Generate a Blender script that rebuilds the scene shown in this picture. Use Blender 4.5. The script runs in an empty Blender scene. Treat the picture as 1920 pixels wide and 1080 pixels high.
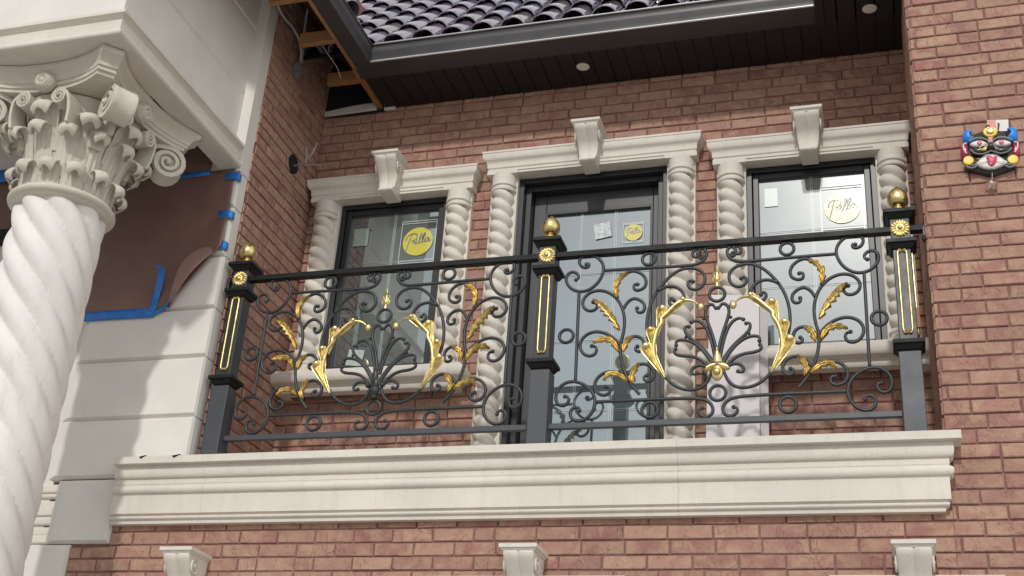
import bpy, bmesh, math, random
from mathutils import Vector, Matrix
random.seed(7)
R = math.radians
PI = math.pi
sc = bpy.context.scene
C = sc.collection
GZ = -3.99            # ground level (origin is at the collar of the middle balcony post)

# ------------------------------------------------------------------ helpers
class MB:
    """collects verts and faces, builds ONE mesh object"""
    def __init__(s):
        s.v = []; s.f = []; s.c = []
    def add(s, vs, fs, col=None):
        o = len(s.v)
        s.v += [tuple(p) for p in vs]
        for f in fs:
            s.f.append([o + i for i in f]); s.c.append(col)
        return s
    def box(s, x0, x1, y0, y1, z0, z1, col=None):
        v = [(x0,y0,z0),(x1,y0,z0),(x1,y1,z0),(x0,y1,z0),(x0,y0,z1),(x1,y0,z1),(x1,y1,z1),(x0,y1,z1)]
        return s.add(v, [(0,3,2,1),(4,5,6,7),(0,1,5,4),(1,2,6,5),(2,3,7,6),(3,0,4,7)], col)
    def frustum(s, cx, cy, z0, z1, hx0, hy0, hx1, hy1):
        v = [(cx-hx0,cy-hy0,z0),(cx+hx0,cy-hy0,z0),(cx+hx0,cy+hy0,z0),(cx-hx0,cy+hy0,z0),
             (cx-hx1,cy-hy1,z1),(cx+hx1,cy-hy1,z1),(cx+hx1,cy+hy1,z1),(cx-hx1,cy+hy1,z1)]
        return s.add(v, [(0,3,2,1),(4,5,6,7),(0,1,5,4),(1,2,6,5),(2,3,7,6),(3,0,4,7)])
    def grid(s, rows, closed=False, capa=False, capb=False, col=None):
        n = len(rows[0]); vs = [p for r in rows for p in r]; fs = []
        for i in range(len(rows)-1):
            for j in range(n if closed else n-1):
                k = (j+1) % n
                fs.append((i*n+j, i*n+k, (i+1)*n+k, (i+1)*n+j))
        if capa: fs.append(tuple(range(n-1,-1,-1)))
        if capb: fs.append(tuple((len(rows)-1)*n+j for j in range(n)))
        return s.add(vs, fs, col)
    def tube(s, pts, r, ns=8, flat=None, up=(0,1,0), cap=True):
        """tube along pts; r number or list; flat = other half-width along 'up'"""
        P = [Vector(p) for p in pts]; n = len(P); rows = []
        U = Vector(up)
        for i in range(n):
            t = (P[min(i+1,n-1)] - P[max(i-1,0)])
            if t.length < 1e-9: t = Vector((0,0,1))
            t.normalize()
            u = U - t * U.dot(t)
            if u.length < 1e-4: u = Vector((1,0,0)) - t * t.x
            u.normalize(); w = t.cross(u)
            ri = r[i] if isinstance(r,(list,tuple)) else r
            fi = ri if flat is None else (flat[i] if isinstance(flat,(list,tuple)) else flat)
            rows.append([P[i] + w*(ri*math.cos(2*PI*(k+.5)/ns)) + u*(fi*math.sin(2*PI*(k+.5)/ns)) for k in range(ns)])
        return s.grid(rows, True, cap, cap)
    def lathe(s, prof, cx=0, cy=0, cz=0, n=32, a0=0, a1=2*PI, axis='z'):
        full = abs(a1-a0-2*PI) < 1e-6
        m = n if full else n+1
        rows = []
        for r, z in prof:
            row = []
            for k in range(m):
                a = a0 + (a1-a0)*k/n
                if axis == 'z': row.append((cx+r*math.cos(a), cy+r*math.sin(a), cz+z))
                else: row.append((cx+r*math.cos(a), cy+z, cz-r*math.sin(a)))
            rows.append(row)
        return s.grid(rows, full)
    def prism(s, poly, x0, x1):
        """poly of (y,z) extruded along x"""
        n = len(poly)
        v = [(x0,y,z) for y,z in poly] + [(x1,y,z) for y,z in poly]
        f = [tuple(range(n)), tuple(range(2*n-1,n-1,-1))] + [(i, n+i, n+(i+1)%n, (i+1)%n) for i in range(n)]
        return s.add(v, f)
    def plate(s, poly, y0, y1):
        """poly of (x,z) extruded along y"""
        n = len(poly)
        v = [(x,y0,z) for x,z in poly] + [(x,y1,z) for x,z in poly]
        f = [tuple(range(n)), tuple(range(2*n-1,n-1,-1))] + [(i, n+i, n+(i+1)%n, (i+1)%n) for i in range(n)]
        return s.add(v, f)
    def ball(s, c, r, n=10, sy=1, sz=1, sx=1):
        rows = []
        for i in range(n+1):
            a = -PI/2 + PI*i/n
            rows.append([(c[0]+sx*r*math.cos(a)*math.cos(2*PI*k/(n*2)), c[1]+sy*r*math.cos(a)*math.sin(2*PI*k/(n*2)), c[2]+sz*r*math.sin(a)) for k in range(n*2)])
        return s.grid(rows, True)
    def mould(s, prof, x0, x1, yf, yw, left=True, right=True):
        """moulding on a block x0..x1 whose front is yf and that dies into the wall yw; prof = (outward, z)"""
        rows = []
        for d, z in prof:
            row = []
            if left: row.append((x0-d, yw, z))
            row.append((x0-(d if left else 0), yf-d, z))
            row.append((x1+(d if right else 0), yf-d, z))
            if right: row.append((x1+d, yw, z))
            rows.append(row)
        s.grid(rows)
        if not left: s.add([r[0] for r in rows]+[(x0,yw,prof[-1][1]),(x0,yw,prof[0][1])], [tuple(range(len(rows)+2))])
        if not right: s.add([r[-1] for r in rows]+[(x1,yw,prof[-1][1]),(x1,yw,prof[0][1])], [tuple(range(len(rows)+1,-1,-1))])
        return s
    def build(s, name, m, parent=None, smooth=None, bevel=0, seg=2, solid=0, fixn=True):
        me = bpy.data.meshes.new(name)
        me.from_pydata(s.v, [], s.f)
        if any(c is not None for c in s.c):
            at = me.attributes.new('tone', 'FLOAT_COLOR', 'FACE')
            for i, c in enumerate(s.c):
                at.data[i].color = (*(c or (0,0,0)), 1)
        if fixn:
            bm = bmesh.new(); bm.from_mesh(me)
            bmesh.ops.remove_doubles(bm, verts=bm.verts, dist=1e-6)
            bmesh.ops.recalc_face_normals(bm, faces=bm.faces)
            bm.to_mesh(me); bm.free()
        if smooth is not None:
            me.polygons.foreach_set('use_smooth', [True]*len(me.polygons))
            me.set_sharp_from_angle(angle=R(smooth))
        me.materials.append(m)
        o = bpy.data.objects.new(name, me)
        C.objects.link(o)
        if parent is not None:
            o.parent = parent
            o.matrix_parent_inverse = Matrix.Translation(-world_loc(parent))
        if bevel:
            b = o.modifiers.new('bevel', 'BEVEL'); b.width = bevel; b.segments = seg; b.limit_method = 'ANGLE'; b.angle_limit = R(35)
            b.harden_normals = False
        if solid:
            b = o.modifiers.new('solid', 'SOLIDIFY'); b.thickness = solid; b.offset = 0
        return o

def world_loc(o):
    return Vector(o.location) if o.parent is None else Vector((0,0,0))

def tag(o, label=None, cat=None, group=None, kind=None):
    if label: o['label'] = label
    if cat: o['category'] = cat
    if group: o['group'] = group
    if kind: o['kind'] = kind
    return o
def thing(name, label, cat, loc, group=None):
    o = bpy.data.objects.new(name, None); C.objects.link(o); o.location = loc; o.empty_display_size = .1
    return tag(o, label, cat, group)
def part(name, parent):
    o = bpy.data.objects.new(name, None); C.objects.link(o); o.parent = parent
    o.matrix_parent_inverse = Matrix.Translation(-world_loc(parent))
    o.empty_display_size = .05
    return o

def spline(pts, n=6):
    """Catmull-Rom through pts (tuples of any length)"""
    out = []
    N = len(pts)
    for i in range(N-1):
        p0 = pts[max(i-1,0)]; p1 = pts[i]; p2 = pts[i+1]; p3 = pts[min(i+2,N-1)]
        for k in range(n):
            t = k/n
            out.append(tuple(.5*((2*b)+(-a+c)*t+(2*a-5*b+4*c-d)*t*t+(-a+3*b-3*c+d)*t**3) for a,b,c,d in zip(p0,p1,p2,p3)))
    out.append(tuple(pts[-1]))
    return out
def resmooth(pts, it=2):
    """even out hand-measured points a little"""
    P = [tuple(p) for p in pts]
    for _ in range(it):
        P = [P[0]] + [tuple(.25*a+.5*b+.25*c for a,b,c in zip(P[i-1],P[i],P[i+1])) for i in range(1,len(P)-1)] + [P[-1]]
    return P

# ------------------------------------------------------------------ materials
def nodes(name):
    m = bpy.data.materials.new(name); m.use_nodes = True
    nt = m.node_tree
    return m, nt, nt.nodes['Principled BSDF']
def N(nt, t, **kw):
    n = nt.nodes.new(t)
    for k, v in kw.items():
        if k in n.inputs: n.inputs[k].default_value = v
        else: setattr(n, k, v)
    return n
def L(nt, a, b): nt.links.new(a, b)
def ramp(nt, fac, stops):
    r = nt.nodes.new('ShaderNodeValToRGB')
    while len(r.color_ramp.elements) < len(stops): r.color_ramp.elements.new(.5)
    for e, (p, c) in zip(r.color_ramp.elements, stops):
        e.position = p; e.color = (*c, 1) if len(c) == 3 else c
    L(nt, fac, r.inputs[0]); return r.outputs[0]
def noise(nt, co, scale, detail=4, rough=.6, dist=0):
    n = nt.nodes.new('ShaderNodeTexNoise')
    n.inputs['Scale'].default_value = scale; n.inputs['Detail'].default_value = detail
    n.inputs['Roughness'].default_value = rough; n.inputs['Distortion'].default_value = dist
    L(nt, co, n.inputs['Vector']); return n.outputs['Fac']
def bump(nt, h, strength, dist):
    b = nt.nodes.new('ShaderNodeBump'); b.inputs['Strength'].default_value = strength; b.inputs['Distance'].default_value = dist
    L(nt, h, b.inputs['Height']); return b
def mix(nt, fac, a, b, mode='MIX'):
    n = nt.nodes.new('ShaderNodeMix'); n.data_type = 'RGBA'; n.blend_type = mode
    for s, v in ((n.inputs[0], fac), (n.inputs[6], a), (n.inputs[7], b)):
        if isinstance(v, (int, float)): s.default_value = v
        elif isinstance(v, tuple): s.default_value = (*v, 1)
        else: L(nt, v, s)
    return n.outputs[2]
def coord(nt): return nt.nodes.new('ShaderNodeTexCoord').outputs['Object']

def simple(name, col, rough=.5, metal=0, var=.0, vscale=6, bmp=0, bscale=60, coat=0, spec=.5, rvar=0):
    m, nt, p = nodes(name)
    p.inputs['Base Color'].default_value = (*col, 1); p.inputs['Roughness'].default_value = rough; p.inputs['Metallic'].default_value = metal
    p.inputs['Coat Weight'].default_value = coat; p.inputs['Coat Roughness'].default_value = .08; p.inputs['Specular IOR Level'].default_value = spec
    co = coord(nt)
    if var:
        f = noise(nt, co, vscale, 6, .65)
        L(nt, ramp(nt, f, [(.3, tuple(c*(1-var) for c in col)), (.7, tuple(min(1,c*(1+var*.6)) for c in col))]), p.inputs['Base Color'])
    if rvar:
        f = noise(nt, co, vscale*2, 5, .6)
        L(nt, ramp(nt, f, [(.3, (rough-rvar,)*3), (.7, (rough+rvar,)*3)]), p.inputs['Roughness'])
    if bmp:
        L(nt, bump(nt, noise(nt, co, bscale, 5, .6), 1, bmp).outputs[0], p.inputs['Normal'])
    return m

def stone(name, base=(.66,.622,.575), streak=.10, bmp=.0012, stain=.35):
    """cast limestone: faint mottling, fine pores, thin vertical weather streaks"""
    m, nt, p = nodes(name)
    co = coord(nt)
    a = noise(nt, co, 2.2, 6, .62)
    c1 = ramp(nt, a, [(.3, tuple(c*.9 for c in base)), (.7, tuple(min(1,c*1.06) for c in base))])
    mp = N(nt, 'ShaderNodeMapping'); mp.inputs['Scale'].default_value = (14, 14, 1.1); L(nt, co, mp.inputs[0])
    s = noise(nt, mp.outputs[0], 1.6, 5, .7)
    sm = ramp(nt, s, [(.52, (0,0,0)), (.8, (1,1,1))])
    c2 = mix(nt, sm, c1, mix(nt, streak, c1, (.30,.26,.21)))
    sp = noise(nt, co, 55, 3, .7)
    c3 = mix(nt, ramp(nt, sp, [(.28, (stain,)*3), (.36, (0,0,0))]), c2, (.36,.31,.26))
    L(nt, c3, p.inputs['Base Color'])
    p.inputs['Roughness'].default_value = .82; p.inputs['Specular IOR Level'].default_value = .3
    L(nt, bump(nt, noise(nt, co, 160, 5, .7), .8, bmp).outputs[0], p.inputs['Normal'])
    return m

def brick_mat(name='brick'):
    m, nt, p = nodes(name)
    co = coord(nt)
    at = N(nt, 'ShaderNodeAttribute'); at.attribute_name = 'tone'
    sep = N(nt, 'ShaderNodeSeparateColor'); L(nt, at.outputs['Color'], sep.inputs[0])
    # shift the pattern for each brick
    sc_ = N(nt, 'ShaderNodeVectorMath', operation='SCALE'); sc_.inputs['Scale'].default_value = 37
    L(nt, at.outputs['Color'], sc_.inputs[0])
    ad = N(nt, 'ShaderNodeVectorMath', operation='ADD'); L(nt, co, ad.inputs[0]); L(nt, sc_.outputs[0], ad.inputs[1])
    v = ad.outputs[0]
    base = ramp(nt, sep.outputs[0], [(0, (.325,.160,.138)), (.3, (.36,.188,.158)), (.6, (.380,.212,.172)), (.85, (.40,.240,.188)), (1, (.345,.172,.158))])
    blot = noise(nt, v, 11, 5, .6, .6)
    col = mix(nt, ramp(nt, blot, [(.40, (0,0,0)), (.62, (1,1,1))]), base, (.44,.285,.205))
    blot2 = noise(nt, v, 17, 4, .6, .3)
    col = mix(nt, ramp(nt, blot2, [(.56, (0,0,0)), (.72, (.75,)*3)]), col, (.32,.15,.132))
    # creases pressed in the face: sparse wandering lines
    mpv = N(nt, 'ShaderNodeMapping'); mpv.inputs['Rotation'].default_value = (.3,.9,.3); mpv.inputs['Scale'].default_value = (1.5,1.5,.7); L(nt, v, mpv.inputs[0])
    def line(scale, w, seed):
        n = noise(nt, mpv.outputs[0], scale, 2.5, .55, .5 + seed)
        s = N(nt, 'ShaderNodeMath', operation='SUBTRACT'); L(nt, n, s.inputs[0]); s.inputs[1].default_value = .5
        ab = N(nt, 'ShaderNodeMath', operation='ABSOLUTE'); L(nt, s.outputs[0], ab.inputs[0])
        return ramp(nt, ab.outputs[0], [(0, (0,0,0)), (w, (1,1,1))])
    crease = mix(nt, 1.0, line(7, .075, 0), line(11, .06, .4), 'DARKEN')
    msk = ramp(nt, noise(nt, v, 12, 2, .5), [(.46, (1,1,1)), (.56, (0,0,0))])
    cr = mix(nt, msk, crease, (1,1,1))
    col = mix(nt, cr, mix(nt, .10, col, (.20,.10,.08)), col)
    dust = ramp(nt, noise(nt, co, 1.3, 7, .68), [(.60, (0,0,0)), (.76, (.42,)*3)])     # lime bloom left by the masons
    col = mix(nt, dust, col, (.52,.44,.40))
    hsv = N(nt, 'ShaderNodeHueSaturation'); L(nt, col, hsv.inputs['Color'])
    mr = N(nt, 'ShaderNodeMapRange'); mr.inputs[3].default_value = .86; mr.inputs[4].default_value = 1.05; L(nt, sep.outputs[1], mr.inputs[0]); L(nt, mr.outputs[0], hsv.inputs['Value'])
    L(nt, hsv.outputs[0], p.inputs['Base Color'])
    p.inputs['Roughness'].default_value = .9; p.inputs['Specular IOR Level'].default_value = .2
    h = N(nt, 'ShaderNodeMath', operation='MULTIPLY_ADD'); L(nt, cr, h.inputs[0]); h.inputs[1].default_value = .9; L(nt, noise(nt, v, 45, 6, .7), h.inputs[2])
    L(nt, bump(nt, h.outputs[0], 1, .0045).outputs[0], p.inputs['Normal'])
    return m

def tile_mat():
    m, nt, p = nodes('glazed_tile')
    at = N(nt, 'ShaderNodeAttribute'); at.attribute_name = 'tone'
    sep = N(nt, 'ShaderNodeSeparateColor'); L(nt, at.outputs['Color'], sep.inputs[0])
    base = ramp(nt, sep.outputs[0], [(0, (.15,.14,.21)), (.35, (.20,.14,.19)), (.6, (.13,.15,.24)), (.8, (.22,.20,.20)), (1, (.10,.10,.15))])
    co = coord(nt)
    f = noise(nt, co, 9, 4, .6)
    L(nt, mix(nt, ramp(nt, f, [(.4, (0,0,0)), (.7, (.8,)*3)]), base, (.27,.23,.30)), p.inputs['Base Color'])
    p.inputs['Roughness'].default_value = .14; p.inputs['Coat Weight'].default_value = 1; p.inputs['Coat Roughness'].default_value = .06
    p.inputs['Specular IOR Level'].default_value = .8
    L(nt, bump(nt, noise(nt, co, 40, 3, .5), .5, .002).outputs[0], p.inputs['Normal'])
    return m

def glass_mat(name, tint, refl):
    """coated glazing: a mirror-like front over the dim interior"""
    m, nt, p = nodes(name)
    p.inputs['Base Color'].default_value = (*tint, 1); p.inputs['Roughness'].default_value = .25
    gl = N(nt, 'ShaderNodeBsdfGlossy'); gl.inputs['Roughness'].default_value = .012; gl.inputs['Color'].default_value = (.88,.95,.95,1)
    lw = N(nt, 'ShaderNodeLayerWeight'); lw.inputs[0].default_value = .35
    mr = N(nt, 'ShaderNodeMapRange'); mr.inputs[3].default_value = refl; mr.inputs[4].default_value = .95; L(nt, lw.outputs['Fresnel'], mr.inputs[0])
    mx = N(nt, 'ShaderNodeMixShader'); L(nt, mr.outputs[0], mx.inputs[0]); L(nt, p.outputs[0], mx.inputs[1]); L(nt, gl.outputs[0], mx.inputs[2])
    # slight waviness of real panes
    co = coord(nt)
    b = bump(nt, noise(nt, co, 1.6, 2, .5), .25, .004); L(nt, b.outputs[0], gl.inputs['Normal'])
    L(nt, mx.outputs[0], nt.nodes['Material Output'].inputs['Surface'])
    return m

def wood_mat(name, a, b):
    m, nt, p = nodes(name)
    co = coord(nt)
    mp = N(nt, 'ShaderNodeMapping'); mp.inputs['Scale'].default_value = (3, 1.2, 30); L(nt, co, mp.inputs[0])
    L(nt, ramp(nt, noise(nt, mp.outputs[0], 3, 5, .6, .8), [(.3, a), (.7, b)]), p.inputs['Base Color'])
    p.inputs['Roughness'].default_value = .75
    return m

M = {}
M['brick'] = brick_mat()
M['mortar'] = simple('mortar', (.275,.150,.130), .95, var=.25, vscale=30, bmp=.004, bscale=120)
M['stone'] = stone('cast_stone', (.685,.640,.578), .22, .0016, .45)
M['stone_cap'] = stone('carved_stone', (.66,.615,.535), .2, .007, .6)
M['white_col'] = stone('white_painted_column', (.77,.75,.72), .24, .0012, .4)
M['white_wall'] = stone('white_render', (.71,.683,.64), .06, .0008, .1)
M['iron_black'] = simple('black_iron', (.006,.0065,.007), .5, spec=.25, var=.2, vscale=6, rvar=.08)
M['iron'] = simple('charcoal_iron', (.027,.031,.036), .44, var=.25, vscale=12, rvar=.08, bmp=.0006, bscale=120)
M['iron_post'] = simple('satin_black_post', (.020,.022,.026), .42, var=.2, vscale=5, rvar=.08)
M['iron_grey'] = simple('slate_grey_post', (.050,.056,.066), .45, var=.15, vscale=5, rvar=.06)
M['gold'] = simple('gold_leaf_paint', (.82,.67,.31), .36, 1, var=.35, vscale=30, rvar=.1, bmp=.001, bscale=90)
M['gold_dull'] = simple('antique_gold', (.72,.57,.26), .36, 1, var=.45, vscale=40, rvar=.1)
M['frame'] = simple('graphite_frame', (.020,.020,.023), .38, var=.15, vscale=4)
M['door_paint'] = simple('graphite_door', (.042,.043,.048), .4, var=.12, vscale=4)
M['glass'] = glass_mat('window_glass', (.075,.105,.112), .36)
M['grille'] = glass_mat('grille_bar', (.34,.37,.37), .42)
M['gutter'] = simple('dark_bronze_gutter', (.045,.043,.045), .34, var=.15, vscale=3, rvar=.06)
M['edge_glint'] = simple('glint_bead', (.60,.59,.60), .3, .5)  # pale colour paints in the sun glint along the dark gutter's lips
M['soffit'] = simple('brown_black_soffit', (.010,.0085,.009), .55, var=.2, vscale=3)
M['wood'] = wood_mat('framing_lumber', (.24,.105,.035), (.36,.18,.07))
M['ply'] = wood_mat('sheathing_board', (.075,.028,.018), (.12,.05,.03))
M['tile'] = tile_mat()
M['light'] = simple('frosted_lens', (.75,.70,.64), .5)
M['paper'] = simple('brown_masking_paper', (.185,.102,.083), .55, var=.22, vscale=3, bmp=.012, bscale=7)
M['paper_back'] = simple('paper_reverse', (.27,.165,.14), .55, var=.15, vscale=6, bmp=.003, bscale=12)
M['tape'] = simple('blue_painters_tape', (.017,.18,.58), .5, var=.35, vscale=14, bmp=.004, bscale=45)
M['white_board'] = simple('white_board', (.62,.595,.61), .5, var=.05)
M['plastic'] = simple('white_plastic', (.62,.61,.58), .5, var=.15)
M['cable'] = simple('grey_cable', (.38,.37,.35), .5)
M['box'] = simple('grey_box', (.20,.20,.23), .5)
M['hole'] = simple('dark_hole', (.01,.01,.01), .9)
M['yellow'] = glass_mat('yellow_vinyl', (.68,.60,.08), .07)
M['label_line'] = glass_mat('white_vinyl', (.58,.66,.60), .36)
M['ink'] = glass_mat('black_ink', (.05,.055,.03), .36)
M['mint'] = glass_mat('pale_green_label', (.38,.58,.48), .36)
M['film'] = simple('crumpled_film', (.48,.55,.54), .35, var=.3, vscale=40, bmp=.004, bscale=40)
M['black_gloss'] = simple('black_lacquer', (.014,.014,.016), .32, coat=.25)
M['blue_paint'] = simple('blue_paint', (.012,.22,.72), .4)
M['red_paint'] = simple('crimson_paint', (.38,.015,.06), .3, coat=.4)
M['pink_paint'] = simple('rose_paint', (.60,.06,.14), .4)
M['yellow_paint'] = simple('yellow_paint', (.80,.54,.02), .4)
M['white_paint'] = simple('white_paint', (.74,.73,.71), .45, var=.12, vscale=60)
M['line_paint'] = simple('pale_grey_line', (.28,.29,.30), .35)
M['paper_white'] = simple('card_paper', (.72,.68,.66), .6)
M['card_pink'] = simple('card_print', (.62,.33,.30), .6)
M['origami'] = simple('cream_shell', (.66,.58,.47), .6)
M['ground'] = simple('pale_paving', (.40,.38,.355), .9, var=.15, vscale=1.5, bmp=.004, bscale=20)

# ------------------------------------------------------------------ main dimensions (metres)
YB = .79           # recessed balcony wall
YF = -.06          # front wall
XL, XR = -1.8435, 1.872
SLAB = -.486
SOF = 2.22
CRS = .0678; BL = .2032; JT = .0085     # brick course, length, joint

house = thing('brick_house', 'red brick house front with a recessed balcony, white moulded window surrounds and glazed tile roof', 'house', (0, .4, GZ))

# ------------------------------------------------------------------ brickwork: every brick a bevelled block in its wall's mesh
def brick_wall(name, rects, holes, frame, parent, seed=1, z0=-.846, u0=.871, proud=.009):
    """rects/holes: (u0,u1,z0,z1) on the wall; frame(u, d, z) -> point, d = out of the mortar bed"""
    rnd = random.Random(seed)
    mb = MB(); mo = MB()
    for (a, b, c, d) in rects:
        cells = [(a, b, c, d)]
        us = sorted({a, b, *[h for q in holes for h in q[:2] if a < h < b]})
        vs = sorted({c, d, *[h for q in holes for h in q[2:] if c < h < d]})
        for i in range(len(us)-1):                       # the bed stops at the openings
            for j in range(len(vs)-1):
                mu, mv = (us[i]+us[i+1])/2, (vs[j]+vs[j+1])/2
                if any(h[0] < mu < h[1] and h[2] < mv < h[3] for h in holes): continue
                mo.add([frame(us[i],0,vs[j]), frame(us[i+1],0,vs[j]), frame(us[i+1],0,vs[j+1]), frame(us[i],0,vs[j+1])], [(0,1,2,3)])
        k0 = math.floor((c - z0)/CRS) - 1; k1 = math.ceil((d - z0)/CRS) + 1
        for k in range(k0, k1):
            za = z0 + k*CRS + JT/2; zb = z0 + (k+1)*CRS - JT/2
            za_, zb_ = max(za, c), min(zb, d)
            if zb_ - za_ < .012: continue
            ofs = u0 + (BL/2 if k % 2 else 0) + rnd.uniform(-.012,.012)
            n0 = math.floor((a-ofs)/BL) - 1
            u = ofs + n0*BL
            while u < b:
                l = BL
                if rnd.random() < .05: l = BL*rnd.choice((.5,.75))
                ua, ub = u + JT/2, u + l - JT/2
                u += l
                segs = [(max(ua,a), min(ub,b))]
                for (ha, hb, hc, hd) in holes:
                    if hc < (za+zb)/2 < hd:
                        ns = []
                        for s, e in segs:
                            if e <= ha or s >= hb: ns.append((s,e)); continue
                            if s < ha: ns.append((s,ha))
                            if e > hb: ns.append((hb,e))
                        segs = ns
                for s, e in segs:
                    if e - s < .012: continue
                    pr = proud*rnd.uniform(.75,1.2); be = .0035
                    j = lambda: rnd.uniform(-.0016,.0016)
                    tilt = rnd.uniform(-.0015,.0015)
                    bk = [frame(s+j(),0,za_+j()), frame(e+j(),0,za_+j()), frame(e+j(),0,zb_+j()), frame(s+j(),0,zb_+j())]
                    md = [frame(s+j(),pr-be,za_+j()), frame(e+j(),pr-be,za_+j()), frame(e+j(),pr-be,zb_+j()), frame(s+j(),pr-be,zb_+j())]
                    fr = [frame(s+be,pr-tilt,za_+be), frame(e-be,pr-tilt,za_+be), frame(e-be,pr+tilt,zb_-be), frame(s+be,pr+tilt,zb_-be)]
                    tone = (rnd.random(), rnd.random(), rnd.random())
                    f = [(8,9,10,11)]
                    for q in range(4):
                        r = (q+1)%4
                        f += [(q,r,4+r,4+q),(4+q,4+r,8+r,8+q)]
                    mb.add(bk+md+fr, f, tone)
    o = mb.build(name, M['brick'], parent)
    mo.build('mortar_bed', M['mortar'], o)
    return o

WX = (-1.252, .025, 1.305)           # centres of the three openings
front = lambda u, d, z: (u, YF - d, z)
back = lambda u, d, z: (u, YB - d, z)
retl = lambda u, d, z: (XL + d, u, z)
retr = lambda u, d, z: (XR - d, u, z)
LOW = -1.6
brick_wall('front_wall', [(XR, 4.3, -2.2, 4.2), (-2.215, XR, -2.2, -.80), (-2.44, -2.215, -2.2, -.924)], [], front, house, 3)
brick_wall('balcony_wall', [(XL, XR, SLAB, 2.32)],
           [(WX[0]-.42, WX[0]+.42, .33, 1.6), (WX[1]-.5, WX[1]+.5, -.6, 1.66), (WX[2]-.42, WX[2]+.42, .33, 1.6)], back, house, 5, z0=-.856, u0=.05)
brick_wall('return_wall', [(0.0, YB, SLAB, 3.0)], [], retl, house, 8, z0=-.856, u0=.02)
brick_wall('return_wall', [(YF, YB, SLAB, 2.75)], [], retr, house, 9, z0=-.846, u0=YF+.004)
# body of the walls behind the brick skin
b = MB()
b.box(XR+.006, 4.3, YF+.004, 1.4, GZ, 4.2); b.box(-2.44, XR+.006, YF+.004, 1.4, GZ, SLAB-.03)
b.box(-3.2, XL-.006, .02, 1.4, SLAB, 3.4); b.box(XL-.006, XR+.006, YB+.20, 1.6, SLAB, 3.0)
b.build('wall_core', M['mortar'], house)

# balcony floor and the deep cast stone cornice on its edge
MB().box(XL, XR, YF-.02, YB, SLAB-.03, SLAB-.004).build('balcony_floor', M['stone'], house)
X0c, X1c = -2.21, 1.80
def cyma(d0, z0, d1, z1, n=8):
    o = []
    for i in range(n+1):
        t = i/n; o.append((d0+(d1-d0)*(t - .16*math.sin(2*PI*t)), z0+(z1-z0)*(t + .09*math.sin(2*PI*t))))
    return o
def arc(d, z, r, a0, a1, n=6):
    return [(d + r*math.cos(R(a0+(a1-a0)*i/n)), z + r*math.sin(R(a0+(a1-a0)*i/n))) for i in range(n+1)]
prof = [(-.02,-.815),(.045,-.815),(.047,-.799),(.052,-.797)] + arc(.054,-.786,.009,-90,90,5) + [(.058,-.772),(.070,-.768),(.070,-.672)] \
     + arc(.068,-.646,.023,-80,80,7) + [(.072,-.620),(.075,-.615),(.075,-.588)]
prof += [(.077 + .020*math.sin(R(a))**.8, -.588 + .030*(1-math.cos(R(a)))) for a in range(0, 91, 10)]
prof += [(.0965,-.535),(.0955,-.5225),(.097,-.522),(.130,-.521),(.130,SLAB+.002),(-.02,SLAB)]
seams = [X0c, -1.69, .715, X1c]
corn = MB()
for i in range(3):
    corn.mould(prof, seams[i]+(.0005 if i else 0), seams[i+1]-(.0005 if i < 2 else 0), YF, YF+.02, False, i == 2)
corn.build('cornice', M['stone'], house, smooth=28, bevel=0)
g = MB()                                   # chips of torn membrane on the slab edge
for x, w in ((-2.06,.035),(-1.87,.045)):
    g = MB(); g.add([(x,YF-.132,SLAB-.001),(x+w,YF-.133,SLAB+.006),(x+w*.9,YF-.05,SLAB+.012),(x,YF-.05,SLAB+.004),(x+w*.3,YF-.1315,SLAB-.012)], [(0,1,2,3),(0,4,1)])
    g.build('membrane_scrap', M['hole'], house, solid=.002)

# ------------------------------------------------------------------ window surrounds
LPROF = [(-.05,0),(0,0),(0,.014),(.006,.016),(.006,.032),(.011,.036)] + cyma(.013,.039,.040,.128) + [(.044,.130),(.044,.143),(-.05,.146)]

def rope(mb, cx, cy, r, z0, z1, lead, n=2, depth=.30, a0=PI, a1=2*PI, seg=30, step=.006, hand=1):
    """rope-twisted shaft (angles a0..a1 face the viewer)"""
    rows = []
    full = abs(a1-a0-2*PI) < 1e-6
    k = max(2, int((z1-z0)/step))
    for i in range(k+1):
        z = z0+(z1-z0)*i/k; row = []
        for j in range(seg if full else seg+1):
            a = a0+(a1-a0)*j/seg
            c = abs(math.cos(n*(a*hand + 2*PI*z/lead)/2))
            rr = r*(1-depth*(1-c**.8))
            row.append((cx+rr*math.cos(a), cy+rr*math.sin(a), z))
        rows.append(row)
    return mb.grid(rows, full)

def small_column(parent, cx, z0, z1):
    y = .748; r = .074
    mb = MB()
    rope(mb, cx, y, r, z0+.075, z1-.115, .156, 2, .34)
    cap = [(.064,-.118),(.078,-.115),(.082,-.106),(.078,-.097),(.070,-.095),(.070,-.085),(.079,-.08),(.0805,-.072),(.0765,-.064),(.0755,-.05),(.076,0)]
    mb.lathe([(r_, z1+z_) for r_, z_ in cap], cx, y, 0, 28, PI, 2*PI)
    base = [(.082,0),(.084,.012),(.082,.035),(.074,.04),(.072,.05),(.079,.056),(.080,.066),(.074,.074),(.06,.08)]
    mb.lathe([(r_, z0+z_) for r_, z_ in base], cx, y, 0, 28, PI, 2*PI)
    return mb.build('twisted_column', M['stone'], parent, smooth=50)

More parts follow.
